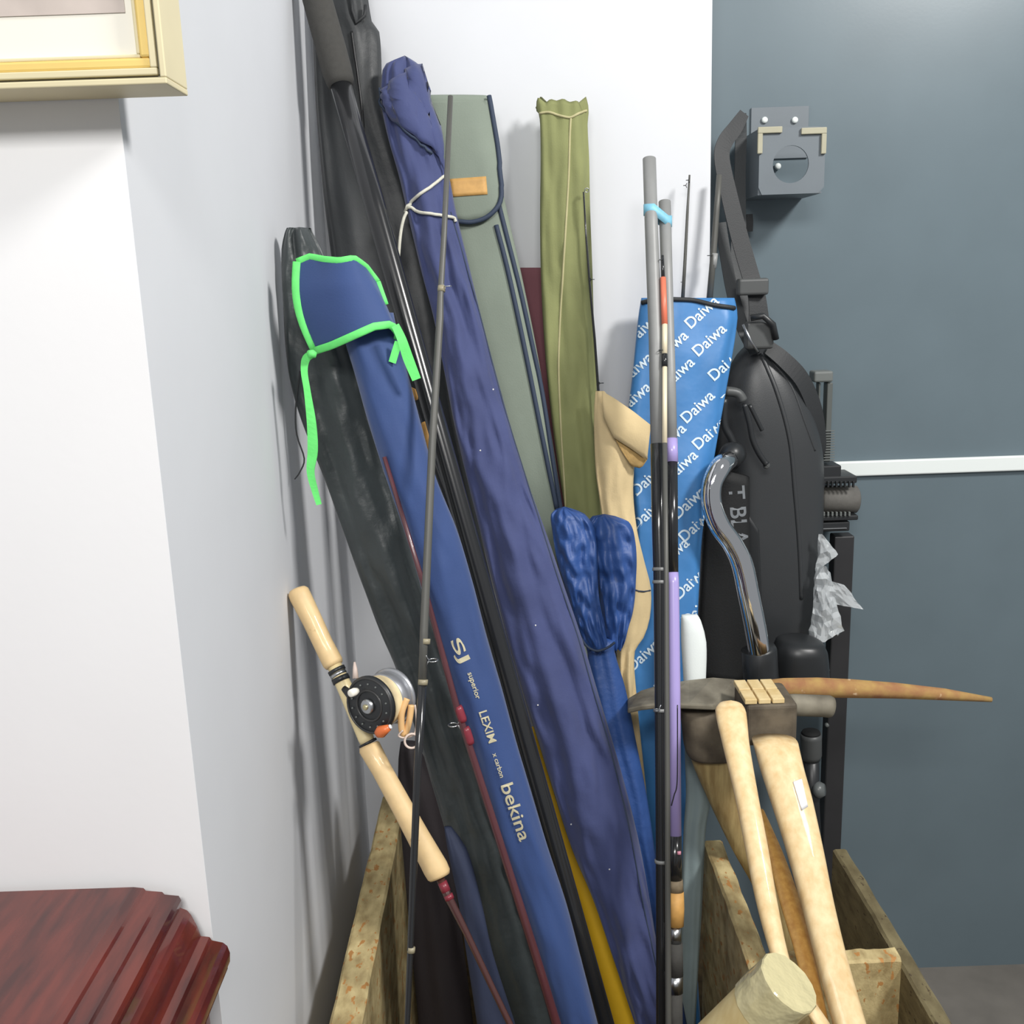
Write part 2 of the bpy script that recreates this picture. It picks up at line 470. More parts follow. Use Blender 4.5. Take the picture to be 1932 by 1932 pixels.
zt0, zt1 = P(1640, 868, YD).z, P(1640, 896, YD).z
tr = struct('trim_1', g_box((XE + 0.05, YD - 0.012, zt1), (2.6, YD - 0.0005, zt0), 0.003), whitetrim)

# ------------------------------------------------------------------ mahogany cabinet, bottom left
def g_rings(rings):
    V, Fs = [], []
    for (x0, x1, y0, y1, z) in rings: V += [Vector((x0, y0, z)), Vector((x1, y0, z)), Vector((x1, y1, z)), Vector((x0, y1, z))]
    for i in range(len(rings) - 1):
        for j in range(4): Fs.append((i * 4 + j, i * 4 + (j + 1) % 4, (i + 1) * 4 + (j + 1) % 4, (i + 1) * 4 + j))
    Fs.append((0, 1, 2, 3)); k = 4 * (len(rings) - 1); Fs.append((k, k + 1, k + 2, k + 3))
    return V, Fs
yk = YW - 0.012
cx1 = P(341, 1690, yk).x; cz1 = P(341, 1690, yk).z
cx2 = P(430, 1778, yk).x; cz2 = P(430, 1778, yk).z
cb = P(392, 1890, yk).x
xl = -1.25; yf = 0.50
cab = thing('cabinet', 'polished dark mahogany cabinet with a stepped moulded top, bottom left', 'cabinet', (XL - 0.3, 0.65, 0))
def R(x, z, o=0.0): return (xl - (x - cx1), x, yf - (x - cx1) * 0.9, yk, z)
mk('body', *g_rings([R(cb, 0.0), R(cb, cz2 - 0.052)]), mahog, cab, smooth=False)
low = []
for (dx, dz) in ((-0.016, -0.052), (-0.016, -0.046), (-0.008, -0.040), (-0.003, -0.030), (-0.003, -0.027), (0.0, -0.022), (0.001, -0.012), (-0.001, -0.004), (-0.005, 0.0), (-0.016, 0.003), (-0.018, 0.007), (-0.028, 0.0085)):
    low.append(R(cx2 + dx, cz2 + dz))
lm_ = mk('lower_moulding', *g_rings(low), mahog, cab, smooth=False)
HT = cz1 - cz2
tier = [R(cx1 + 0.016, cz2 + 0.006), R(cx1 + 0.013, cz2 + HT * .35), R(cx1 + 0.008, cz2 + HT * .60), R(cx1 + 0.0045, cz1 - 0.0165), R(cx1 - 0.004, cz1 - 0.0125)]
mk('upper_tier', *g_rings(tier), mahog, cab, smooth=False)
topm = []
for (dx, dz) in ((-0.004, -0.0125), (-0.0005, -0.010), (0.0, -0.005), (-0.002, 0.0), (-0.016, 0.002), (-0.018, 0.005), (-0.026, 0.006), (-0.034, 0.007), (-0.036, 0.010), (-0.046, 0.0115)):
    topm.append(R(cx1 + dx, cz1 + dz))
mk('top_moulding', *g_rings(topm), mahog, cab, smooth=False)

# ------------------------------------------------------------------ picture frame, top left
fx = P(356, 178, YW).x; fz = P(356, 182, YW).z
yfr = Px(316, 166, fx).y
fr = thing('picture_frame', 'cream and gold picture frame high on the near white wall', 'picture frame', (fx - 0.15, YW, fz))
FW, FH = 0.42, 0.5
def bars(name, x1, z0, wdt, y0, y1, m, bev=0.001):
    x0 = fx - FW + (fx - x1); z1 = fz + FH - (z0 - fz)
    for (a, b) in (((x0, y0, z0), (x1, y1, z0 + wdt)), ((x0, y0, z1 - wdt), (x1, y1, z1)),
                   ((x1 - wdt, y0, z0 + wdt), (x1, y1, z1 - wdt)), ((x0, y0, z0 + wdt), (x0 + wdt, y1, z1 - wdt))):
        mk(name, *g_box(a, b, bev), m, fr, smooth=False)
yb_ = YW - 0.0015
bars('outer_rail', fx, fz, 0.005, yfr, yb_, cream)
bars('grey_groove', fx - 0.005, fz + 0.005, 0.002, yfr + 0.004, yb_, mat('groove_paint', S(120, 116, 100), 0.7))  # grey strip set back between the cream rails
bars('inner_rail', fx - 0.007, fz + 0.007, 0.0055, yfr + 0.001, yb_, cream)
bars('gilt_slip', fx - 0.0125, fz + 0.0125, 0.008, yfr + 0.003, yb_, gold, 0.002)
bars('cream_slip', fx - 0.0205, fz + 0.0205, 0.003, yfr + 0.005, yb_, cream)
mk('mat_board', *g_box((fx - FW + 0.024, yfr + 0.010, fz + 0.024), (fx - 0.0235, yb_, fz + FH - 0.024)), matboard, fr, smooth=False)
mk('print', *g_box((fx - FW + 0.04, yfr + 0.009, fz + 0.055), (fx - 0.030, yfr + 0.0098, fz + FH - 0.055)), artm, fr, smooth=False)

# ------------------------------------------------------------------ wooden crate
ZT = P(735, 1510, 1.78).z
xl0, xl1 = Pz(620, 1932, ZT).x, Pz(682, 1932, ZT).x
xr0, xr1 = Pz(1688, 1800, ZT).x, Pz(1688, 1748, ZT).x
xd0, xd1 = Pz(1369, 1700, ZT).x, Pz(1408, 1700, ZT).x
xl0 = max(xl0, XL + 0.004)
YC0, YC1 = 0.975, 1.80
crate = thing('wooden_crate', 'worn open wooden crate holding the rods and tools', 'crate', ((xl0 + xr1) / 2, 1.4, 0.0))
def plank(name, x0, x1, y0, y1, z0, z1, m, seed=0, n=26, jit=0.0014):
    # board with a slightly chewed top edge, running along y (or x)
    V, Fs = [], []
    longy = (y1 - y0) > (x1 - x0)
    for i in range(n + 1):
        t = i / n
        jz = jit * nz(t * 9 + seed, 1.7) * 2; ja = jit * nz(t * 11 + seed, 5.2) * 1.4; jb = jit * nz(t * 10 + seed, 8.8) * 1.4
        b = 0.004
        if longy:
            y = y0 + (y1 - y0) * t
            sec = [(x0, y, z0), (x1, y, z0), (x1 + jb, y, z1 - b), (x1 - b + jb, y, z1 + jz), (x0 + b + ja, y, z1 + jz), (x0 + ja, y, z1 - b)]
        else:
            x = x0 + (x1 - x0) * t
            sec = [(x, y0, z0), (x, y1, z0), (x, y1 + jb, z1 - b), (x, y1 - b + jb, z1 + jz), (x, y0 + b + ja, z1 + jz), (x, y0 + ja, z1 - b)]
        V += [Vector(s) for s in sec]
    for i in range(n):
        for j in range(6): Fs.append((i * 6 + j, i * 6 + (j + 1) % 6, (i + 1) * 6 + (j + 1) % 6, (i + 1) * 6 + j))
    Fs.append(tuple(range(6))); Fs.append(tuple(n * 6 + j for j in range(6)))
    return mk(name, V, Fs, m, crate, smooth=False)
plank('side_board', xl0, xl1, YC0, YC1, 0.002, ZT, cratewood, 1)
sb = plank('side_board', xr0, xr1, YC0, Pz(1600, 1600, ZT).y, 0.002, ZT, cratewood2, 2)
plank('divider_board', xd0, xd1, 1.165, Pz(1350, 1585, ZT).y, 0.03, ZT, cratewood, 3)
plank('back_board', xl1, Pz(1350, 1585, ZT).x + 0.02, YC1 - 0.03, YC1, 0.002, ZT - 0.18, darkcrate, 4)
plank('front_board', xl1, xr0, YC0, YC0 + 0.03, 0.002, ZT - 0.05, cratewood, 5)
yl_ = 1.255
plank('cross_board', xd1, xr0, yl_, yl_ + 0.03, 0.03, P(1650, 1812, yl_).z, cratewood, 6)
mk('base_board', *g_box((xl1, YC0 + 0.03, 0.002), (xr0, YC1 - 0.03, CB - 0.004)), darkcrate, crate, smooth=False)

# ------------------------------------------------------------------ bags at the back
def bagthing(name, label, rows, Yf, group=None):
    y, a, b = rows[-1][0], rows[-1][1], rows[-1][2]
    c = P((a + b) / 2, y, Yf(y)); c.z = CB
    return thing(name, label, 'rod bag', c, group)

# big black holdall in the corner
Yf = yline(0, 1.845, 1932, 1.56)
rows = [(-70, 584, 686, .02), (40, 590, 700, .022), (60, 590, 714, .022), (200, 596, 724, .022), (300, 604, 758, .022), (400, 614, 796, .022), (600, 645, 832, .02), (800, 700, 866, .018), (1000, 760, 905, .018), (1300, 850, 975, .016), (1600, 925, 1040, .016), (1932, 1000, 1110, .016)]
b = bagthing('rod_bag', 'tall black nylon rod bag behind the foam-gripped pole in the corner', rows, Yf)
body = mk('body', *g_loft(rows, Yf, 60, folds=((5, .10, .3, .25), (9, .07, 1.2, .2), (14, .04, 2, -.2)), wr=((.006, 2.2, .006),), ext=CB, seed=1), blackny, b)
pts = onpath(body, [(664, 60), (672, 120), (684, 220), (690, 330)], .002)
mk('zip', *g_tube(pts, .0022, 8), mat('zip_black', S(20, 21, 23), .4), b)
pts = [P(662, -10, Yf(0) - .03), P(665, 20, Yf(0) - .032), P(672, 44, Yf(0) - .033), P(688, 30, Yf(0) - .03), P(690, 10, Yf(0) - .026)]
mk('carry_loop', *g_tube(pts, .003, 8), webb, b)

# sage bag
Yf = yline(180, 1.85, 1932, 1.66)
rows = [(181, 798, 919, .012), (190, 798, 921, .018), (300, 818, 937, .02), (400, 838, 957, .02), (500, 856, 980, .02), (600, 880, 1001, .02), (700, 906, 1020, .02), (800, 932, 1037, .02), (900, 958, 1053, .02), (970, 985, 1064, .018), (1200, 1040, 1108, .018), (1500, 1100, 1180, .018), (1932, 1180, 1260, .018)]
b = bagthing('rod_bag', 'sage green canvas rod bag with navy edging and a closed flap', rows, Yf)
body = mk('body', *g_loft(rows, Yf, 44, folds=((4, .06, .3, .1),), wr=((.003, 1.5, .004),), ext=CB, sq=3.2, seed=2), sage, b)
top = [(808, 184), (840, 184), (880, 182), (919, 181)]
bot = [(846, 416), (880, 419), (908, 414), (930, 402), (939, 384), (941, 362)]
def fsage(px, py, s, t):
    q = on(body, min(px, 918 + (py - 181) * .165), max(py, 192), .006)
    return q if q is not None else P(px, py, Yf(py) - .026)
flap = mk('flap', *g_patch(top, bot, fsage, 24, 18, .003), sage, b)
pp = []
for q in smoothpts([(922, 186), (930, 260), (938, 330), (942, 368), (936, 394), (918, 412), (890, 421), (862, 419)], 6):
    z = on(body, min(q[0], 916 + (q[1] - 181) * .165), q[1], .0085); pp.append(z if z else P(q[0], q[1], Yf(q[1]) - .03))
mk('flap_binding', *g_tube(pp, .0042, 8), navytr, flap)
lp = lambda px, py, s, t: (on(flap, px, py, .0015) or P(px, py, Yf(py) - .032))
lab = mk('leather_patch', *g_patch([(848, 338), (917, 333)], [(850, 372), (920, 367)], lp, 8, 5, .002), leather, flap)
for ln in ([(936, 425), (960, 520), (990, 660), (1022, 820), (1050, 960)], [(941, 380), (956, 440), (981, 540), (1003, 640), (1024, 740), (1046, 880), (1060, 965)]):
    mk('edge_binding', *g_tube(onpath(body, [(x - (2 if ln[0][0] == 941 else 0), y) for x, y in ln], .001), .0042, 8), navytr, b)

# maroon bag
Yf = yline(505, 1.876, 1932, 1.735)
rows = [(505, 976, 1052, .008), (520, 976, 1054, .012), (740, 1010, 1080, .012), (1000, 1050, 1118, .012), (1932, 1150, 1210, .012)]
b = bagthing('rod_bag', 'plain maroon rod bag almost hidden behind the olive one', rows, Yf)
mk('body', *g_loft(rows, Yf, 28, ext=CB, sq=3, seed=3), maroonc, b)

# olive bag
Yf = yline(195, 1.85, 1932, 1.71)
rows = [(196, 1010, 1109, .016), (212, 1016, 1110, .018), (235, 1019, 1108, .020), (300, 1020, 1111, .022), (400, 1019, 1113, .022), (500, 1020, 1117, .022), (600, 1024, 1120, .022), (700, 1031, 1124, .022), (800, 1042, 1128, .022), (900, 1056, 1133, .02), (975, 1068, 1138, .02), (1200, 1095, 1160, .018), (1932, 1170, 1235, .016)]
b = bagthing('rod_bag', 'olive green canvas rod bag with a pale seam and ragged open top', rows, Yf)
body = mk('body', *g_loft(rows, Yf, 60, folds=((4, .20, 2.2, .02), (7, .14, .4, .04), (11, .05, 1, .1)), wr=((.006, 1.6, .008), (.004, 3, .02)), ext=CB, jag=.03, dome=-.02, seed=4), olivec, b)
mk('seam', *g_tube(onpath(body, [(1077, 222), (1075, 260), (1073, 330), (1068, 420), (1062, 520), (1056, 620), (1054, 700), (1058, 800), (1064, 900), (1068, 968)], .0002), .0019, 8), olivepipe, b)
hem = [on(body, x, y, .001) for x, y in smoothpts([(1019, 214), (1035, 212), (1055, 218), (1076, 222), (1092, 214), (1106, 209)], 5)]
mk('hem', *g_tube([h for h in hem if h], .0022, 8), olivepipe, b)

# thin rod in front of the olive bag
Yt = yline(355, 1.80, 1932, 1.685)
t = thing('fishing_rod', 'slender dark rod tip standing against the olive bag', 'fishing rod', P(1172, 2200, 1.54))
pts = [(1101, 362, 1.6), (1106, 450, 1.9), (1112, 530, 2.1), (1122, 640, 2.4), (1129, 740, 2.6), (1150, 1100, 3), (1180, 1500, 3.5), (1205, 1932, 4)]
mk('blank', *imgtube(pts, Yt, 8), carbon, t)
mk('tip_ring', *g_ring(P(1107, 359, Yt(358)), (0, 1, .3), .0035, .0008, 14, 6), steel, t)
guide(t, carbon, P(1112, 528, Yt(528)), (1, -.4, .1), .003)
guide(t, carbon, P(1128, 724, Yt(724)), (1, -.4, .2), .0035)

# tan bag
Yf = yline(735, 1.75, 1932, 1.575)
rows = [(738, 1124, 1140, .008), (765, 1121, 1165, .014), (820, 1121, 1200, .018), (890, 1124, 1196, .018), (935, 1130, 1195, .018), (1000, 1140, 1202, .018), (1060, 1152, 1216, .018), (1110, 1160, 1228, .018), (1165, 1162, 1226, .018), (1200, 1164, 1214, .016), (1225, 1164, 1198, .014), (1300, 1166, 1200, .014), (1500, 1180, 1220, .014), (1932, 1225, 1262, .014)]
b = bagthing('rod_bag', 'crumpled tan canvas rod bag with a folded-over frayed top', rows, Yf)
body = mk('body', *g_loft(rows, Yf, 44, folds=((3, .12, .5, .06), (7, .08, 2, .12)), wr=((.009, 1.5, .012), (.004, 3, .03)), ext=CB, seed=5), tanc, b)
top = [(1136, 738), (1160, 752), (1195, 776), (1228, 802)]
bot = [(1139, 788), (1158, 826), (1190, 846), (1212, 862), (1221, 868)]
mk('folded_top', *g_patch(top, bot, lambda px, py, s, t: P(px, py, Yf(py) - .028 - .012 * math.sin(math.pi * min(1, t * .8 + .1))), 14, 8, .003), tanc, b)
top = [(1138, 784), (1158, 822), (1190, 842), (1222, 862)]
bot = [(1146, 800), (1172, 850), (1192, 880), (1210, 884), (1222, 866)]
mk('frayed_lining', *g_patch(top, bot, lambda px, py, s, t: P(px, py, Yf(py) - .026 + .004 * nz(px * .2, py * .2)), 16, 6, .004), tanin, b)
mk('tie_cord', *g_tube([on(body, x, y, .001) or P(x, y, Yf(y) - .018) for x, y in ((1196, 1112), (1205, 1115), (1215, 1116), (1226, 1114))], .0014, 6), navytr, b)

# royal blue bag with gathered head
Yf = yline(960, 1.665, 1932, 1.475)
rows = [(1205, 1100, 1162, .018), (1230, 1108, 1160, .018), (1300, 1112, 1180, .02), (1400, 1136, 1200, .02), (1500, 1164, 1220, .02), (1650, 1198, 1243, .018), (1932, 1246, 1296, .018)]
b = bagthing('rod_bag', 'royal blue nylon rod bag with its gathered mouth folded over', rows, Yf)
body = mk('body', *g_loft(rows, Yf, 44, folds=((5, .12, .3, .08), (8, .08, 1, .1)), wr=((.003, 2, .01),), ext=CB, seed=6), royal, b)
rows = [(960, 1050, 1080, .012), (970, 1040, 1104, .022), (1000, 1042, 1122, .028), (1060, 1052, 1128, .03), (1120, 1070, 1130, .03), (1180, 1088, 1140, .028), (1215, 1104, 1146, .02), (1226, 1110, 1142, .012)]
Yg = yline(960, 1.645, 1230, 1.60)
mk('gathered_mouth', *g_loft(rows, Yg, 56, folds=((7, .08, .3, .3), (11, .05, 1, .4)), wr=((.014, 2.8, .03), (.005, 5, .05)), seed=7, step=5, dome=.004), royal, b)
rows = [(974, 1118, 1162, .012), (984, 1110, 1186, .022), (1020, 1108, 1198, .026), (1080, 1126, 1200, .028), (1140, 1134, 1196, .026), (1190, 1142, 1184, .022), (1222, 1150, 1174, .012)]
Yg = yline(960, 1.665, 1230, 1.62)
lobe = mk('gathered_mouth', *g_loft(rows, Yg, 56, folds=((6, .09, 1.3, .3), (10, .06, 1, .4)), wr=((.014, 2.6, .03), (.005, 5, .05)), seed=8, step=5, dome=.004), royal, b)
mk('draw_cord', *g_tube([P(x, y, 1.57) for x, y in smoothpts([(1096, 1204), (1108, 1220), (1126, 1228), (1146, 1222), (1160, 1212)], 5)], .0022, 8), navytr, b)

# bright blue printed bag
Yf = yline(560, 1.85, 1932, 1.60)
rows = [(562, 1210, 1385, .014), (574, 1208, 1388, .018), (600, 1204, 1391, .022), (700, 1194, 1376, .024), (800, 1184, 1358, .024), (900, 1190, 1341, .024), (1000, 1198, 1325, .024), (1100, 1194, 1319, .022), (1160, 1190, 1316, .022), (1250, 1184, 1311, .022), (1320, 1186, 1306, .02), (1500, 1200, 1296, .018), (1932, 1250, 1322, .016)]
b = bagthing('rod_bag', 'bright blue rod bag with white diagonal lettering all over', rows, Yf)
body = mk('body', *g_loft(rows, Yf, 60, folds=((4, .10, 1.0, .03), (7, .05, .3, .05)), wr=((.007, 1.4, .006), (.003, 3, .02)), ext=CB, sq=2.6, seed=9), brandblue, b)
rim = [on(body, x, y, .002) for x, y in smoothpts([(1212, 572), (1240, 566), (1280, 566), (1310, 568), (1345, 576), (1384, 582)], 5)]
mk('black_rim', *g_tube([r for r in rim if r], .0042, 8), webb, b)
words = [(1338, 642), (1368, 688), (1324, 590), (1316, 768), (1338, 818), (1392, 735), (1266, 655), (1278, 705), (1262, 830), (1284, 880), (1300, 948), (1312, 992), (1268, 1046), (1302, 1100), (1318, 1150),
         (1212, 622), (1200, 696), (1196, 752), (1222, 905), (1222, 968), (1214, 1236), (1240, 1300)]
for (x, y) in words:
    print_on(body, 'Daiwa', x, y, 74, 43, printw, b, off=.0012)

# two rod ends standing out of the bright blue bag
t = thing('fishing_rod', 'thin rod tip rising from the bright blue bag beside the slate door edge', 'fishing rod', P(1290, 575, 1.85))
pts = [(1301, 330, 1.8, 1.870), (1297, 400, 2.6, 1.867), (1292, 500, 3.2, 1.861), (1288, 566, 3.6, 1.857)]
mk('blank', *imgtube(pts, None, 8), rodgrey, t)
for (x, y) in ((1301, 340), (1296, 350), (1291, 532)):
    guide(t, blackp, P(x, y, 1.867), (-1, -.3, 0), .0022, .0006)
t = thing('fishing_rod', 'thicker grey rod section rising from the bright blue bag under the strap', 'fishing rod', P(1337, 575, 1.85))
pts = [(1357, 330, 5.4, 1.871), (1352, 400, 5.6, 1.869), (1346, 480, 6, 1.865), (1338, 572, 6.2, 1.857)]
mk('blank', *imgtube(pts, None, 10), rodgrey, t)
mk('whipping', *imgtube([(1348, 478, 6.8, 1.865), (1345, 506, 6.8, 1.864)], None, 10), carbong, t)
guide(t, blackp, P(1346, 482, 1.863), (-1, -.4, 0), .004, .0007)

# pale cloth bag
Yf = yline(1160, 1.66, 1932, 1.53)
rows = [(1160, 1286, 1316, .008), (1170, 1285, 1322, .014), (1210, 1285, 1332, .016), (1290, 1290, 1331, .016), (1420, 1292, 1332, .016), (1500, 1294, 1342, .016), (1560, 1290, 1332, .014), (1700, 1285, 1325, .012), (1932, 1280, 1312, .010)]
b = bagthing('rod_bag', 'pale grey-blue cloth rod bag with a white top, behind the pick blade', rows, Yf)
body = mk('body', *g_loft(rows[3:], Yf, 36, folds=((4, .16, .6, .03), (7, .08, .3, .05)), wr=((.003, 2, .01),), ext=CB, seed=10), palebag, b)
mk('white_top', *g_loft(rows[:4] + [(1300, 1290, 1331, .017)], Yf, 36, folds=((3, .06, .6, .03),), sq=2.6, seed=10), palewh, b)

# ------------------------------------------------------------------ navy, yellow, blue and grey bags in front
Yf = yline(1370, 1.60, 1932, 1.47)
rows = [(1372, 1000, 1012, .006), (1440, 1010, 1034, .010), (1500, 1030, 1058, .012), (1600, 1058, 1094, .014), (1700, 1090, 1134, .016), (1800, 1116, 1166, .018), (1932, 1150, 1214, .018)]
b = bagthing('rod_bag', 'yellow rod bag squeezed between the black pole and the navy bag', rows, Yf)
mk('body', *g_loft(rows, Yf, 28, folds=((3, .06, .6, .03),), ext=CB, seed=11), yellowc, b)

Yf = yline(110, 1.79, 1932, 1.42)
rows = [(112, 752, 776, .012), (122, 728, 790, .02), (145, 720, 798, .024), (200, 720, 806, .028), (260, 732, 826, .03), (330, 752, 846, .03), (400, 768, 860, .028), (500, 792, 884, .028), (600, 818, 908, .03), (700, 838, 934, .03), (800, 857, 962, .032), (900, 880, 992, .034), (1000, 905, 1028, .034), (1100, 930, 1062, .036), (1200, 956, 1096, .036), (1300, 985, 1126, .036), (1400, 1016, 1156, .036), (1500, 1046, 1184, .034), (1600, 1078, 1208, .032), (1700, 1120, 1226, .03), (1800, 1154, 1244, .028), (1932, 1198, 1284, .026)]
b = bagthing('rod_bag', 'long navy cotton rod bag tied with white cord near its folded top', rows, Yf)
body = mk('body', *g_loft(rows, Yf, 64, folds=((3, .08, .6, .03), (6, .09, 1.5, .06)), wr=((.012, 1.6, .008), (.008, 3.4, .018)), ext=CB, seed=12, dome=.006), navym, b)
top = [(722, 172), (745, 150), (775, 128), (796, 122)]
bot = [(748, 232), (790, 262), (815, 285), (838, 330)]
mk('turned_over_top', *g_patch(top, bot, lambda px, py, s, t: (on(body, px, py, .006 + .006 * math.sin(math.pi * t)) or P(px, py, Yf(py) - .02)), 18, 12, .003), navym, b)
mk('hem', *g_tube([on(body, x, y, .004) or P(x, y, Yf(y) - .01) for x, y in smoothpts([(716, 166), (722, 198), (742, 224), (768, 250), (792, 268), (812, 292)], 5)], .0022, 8), navytr, b)
cpts = [(838, 334), (808, 356), (776, 384), (770, 396), (762, 412), (756, 440), (752, 484)]
mk('white_cord', *g_tube([on(body, x, y, .004) or P(x, y, Yf(y) - .028) for x, y in smoothpts(cpts, 5)], .0026, 8), rope, b)
mk('white_cord', *g_tube([on(body, x, y, .004) or P(x, y, Yf(y) - .028) for x, y in smoothpts([(772, 392), (800, 402), (830, 408), (852, 412), (857, 420)], 5)], .0026, 8), rope, b)
mk('side_seam', *g_tube(onpath(body, [(850, 400), (900, 575), (950, 765), (1012, 965), (1052, 1090), (1086, 1190), (1118, 1300), (1150, 1410), (1186, 1560), (1216, 1720), (1250, 1880)], .0004), .0012, 6), navytr, b)
for (x, y) in ((1078, 1555), (930, 735), (1010, 1180), (1015, 1330), (985, 640), (906, 850), (1150, 1640)):
    q = on(body, x, y, .0006)
    if q: mk('lint_fleck', *g_ring(q, (0, 1, 0), .0008, .0006, 8, 5), paperw, b)

# dark grey nylon bag at the left
Yf = yline(430, 1.47, 1932, 1.36)
rows = [(430, 542, 586, .012), (440, 538, 590, .016), (470, 532, 606, .02), (560, 534, 640, .022), (700, 545, 690, .024), (800, 572, 716, .024), (900, 612, 742, .026), (1000, 648, 772, .026), (1100, 684, 800, .026), (1200, 722, 832, .026), (1260, 748, 850, .026), (1400, 792, 892, .026), (1600, 850, 960, .026), (1800, 890, 1022, .024), (1932, 930, 1060, .024)]
b = bagthing('rod_bag', 'dark grey nylon rod bag leaning on the left wall under the green-bound hood', rows, Yf)
body = mk('body', *g_loft(rows, Yf, 60, folds=((4, .10, .6, .05), (7, .08, 1.5, .08)), wr=((.010, 1.8, .007), (.005, 4, .02)), ext=CB, seed=13), greyny, b)
dpts = [(566, 700, 1.8), (558, 770, 1.8), (560, 820, 1.8), (574, 865, 1.6), (566, 890, 1.4), (556, 904, 1.2)]
mk('draw_cord', *imgtube(dpts, lambda y: 1.42, 6, sm=4), webb, b)

# black bag low in the crate
Yf = yline(1420, 1.50, 1932, 1.43)
rows = [(1400, 756, 786, .012), (1430, 752, 800, .018), (1500, 752, 826, .022), (1700, 768, 862, .022), (1932, 790, 892, .022)]
b = bagthing('rod_bag', 'short black rod bag standing low in the crate behind the cork handle', rows, Yf)
mk('body', *g_loft(rows, Yf, 40, folds=((4, .12, .6, .03), (7, .08, .3, .05)), wr=((.004, 2, .01),), ext=CB, seed=14), mat('black_maroon_cloth', S(36, 30, 33), .7, var=.1, bump=.3, bscale=300), b)
Yf = yline(1560, 1.33, 1932, 1.27)
rows = [(1560, 838, 852, .006), (1600, 844, 880, .012), (1700, 864, 908, .014), (1800, 880, 930, .014), (1932, 900, 972, .014)]
b = bagthing('rod_bag', 'dark blue rod bag low in the crate beside the thin brown rod', rows, Yf)
mk('body', *g_loft(rows, Yf, 32, folds=((3, .12, .6, .03),), wr=((.003, 2, .01),), ext=CB, seed=15), mat('dark_blue_cloth', S(44, 52, 76), .75, var=.1, bump=.3, bscale=300), b)

# blue neoprene bag with green binding
Yf = yline(600, 1.40, 1932, 1.275)
rows = [(590, 640, 742, .024), (640, 650, 752, .03), (700, 668, 768, .032), (800, 696, 794, .032), (900, 728, 822, .032), (1000, 762, 862, .032), (1100, 792, 892, .032), (1200, 820, 918, .032), (1300, 848, 947, .032), (1400, 882, 974, .032), (1500, 914, 1004, .032), (1600, 946, 1034, .032), (1700, 980, 1067, .03), (1800, 1012, 1094, .03), (1932, 1054, 1128, .028)]
b = bagthing('rod_bag', 'blue neoprene rod bag with a lime green bound hood and gilt lettering', rows, Yf)
body = mk('body', *g_loft(rows, Yf, 48, folds=((3, .05, .6, .03),), wr=((.006, 1.4, .006), (.002, 3, .02)), ext=CB, seed=16), bluen, b)
Yh = lambda px, py, s, t: P(px - 15 * (1 - s) ** 2 * math.sin(math.pi * t), py, 1.378 - .035 * math.sin(math.pi * min(1, max(0, s))) * (.45 + .55 * t) + .022 * max(0, .35 - t) + .006 * math.sin(s * 9) * (1 - t))
top = [(560, 494), (585, 484), (610, 489), (640, 492), (668, 487), (690, 503), (712, 532)]
bot = [(594, 662), (625, 652), (670, 632), (706, 616), (738, 612), (752, 628), (750, 640)]
hood = mk('hood', *g_patch(top, bot, Yh, 24, 18, .006), bluen, b)
def edge(curve, t, k=20):
    # same resampling as the patch
    L = [0]
    for a, c in zip(curve, curve[1:]): L.append(L[-1] + math.hypot(c[0] - a[0], c[1] - a[1]))
    out = []
    for i in range(k + 1):
        d = L[-1] * i / k; q = 0
        while q < len(curve) - 2 and L[q + 1] < d: q += 1
        u = (d - L[q]) / max(1e-6, L[q + 1] - L[q])
        px = curve[q][0] + (curve[q + 1][0] - curve[q][0]) * u; py = curve[q][1] + (curve[q + 1][1] - curve[q][1]) * u
        out.append(Yh(px, py, i / k, t))
    return out
mk('green_binding', *g_tube(edge(top, 0), .0017, 10, flat=(Vector((0, 1, 0)), 2.7)), green_t, hood)
mk('green_binding', *g_tube([p + Vector((0, -.002, 0)) for p in edge(bot, 1)], .002, 10, flat=(Vector((0, 1, 0)), 2.7)), green_t, hood)
lft = [Yh(560 + (594 - 560) * t, 494 + (662 - 494) * t, 0, t) for t in [i / 10 for i in range(11)]]
mk('green_binding', *g_tube([p + Vector((0, -.001, 0)) for p in lft], .002, 10, flat=(Vector((0, 1, 0)), 2.7)), green_t, hood)
rgt = [Yh(712 + (750 - 712) * t, 532 + (640 - 532) * t, 1, t) for t in [i / 10 for i in range(5)]]
mk('green_binding', *g_tube(rgt, .0017, 10, flat=(Vector((0, 1, 0)), 2.7)), green_t, hood)
mk('green_strap', *g_ribbon([(P(x, y, 1.355), h * .0009, Vector((.25 * math.sin(y * .02), -1, 0))) for x, y, h in smoothpts([(592, 668, 5), (578, 676, 6), (574, 700, 5), (580, 740, 5), (588, 800, 7), (590, 850, 8), (586, 890, 6), (594, 925, 5), (602, 952, 4)], 5)], Vector((0, -1, 0)), .0018), green_t, b, smooth=False)
mk('green_strap', *g_ribbon([(P(x, y, Y), h * .00085) for x, y, h, Y in smoothpts([(746, 614, 6, 1.35), (758, 640, 7, 1.345), (770, 676, 8, 1.345), (786, 716, 7, 1.345)], 5)], Vector((0, -1, 0)), .0018), green_t, b, smooth=False)
mk('green_knot', *g_tube([P(582, 664, 1.352), P(588, 668, 1.348), P(596, 670, 1.35)], [.003, .0062, .004], 10), green_t, b)
mk('green_strap', *g_ribbon([(P(x, y, 1.365), .005) for x, y in ((752, 645), (746, 664), (740, 684))], Vector((0, -1, 0)), .0018), green_t, b, smooth=False)
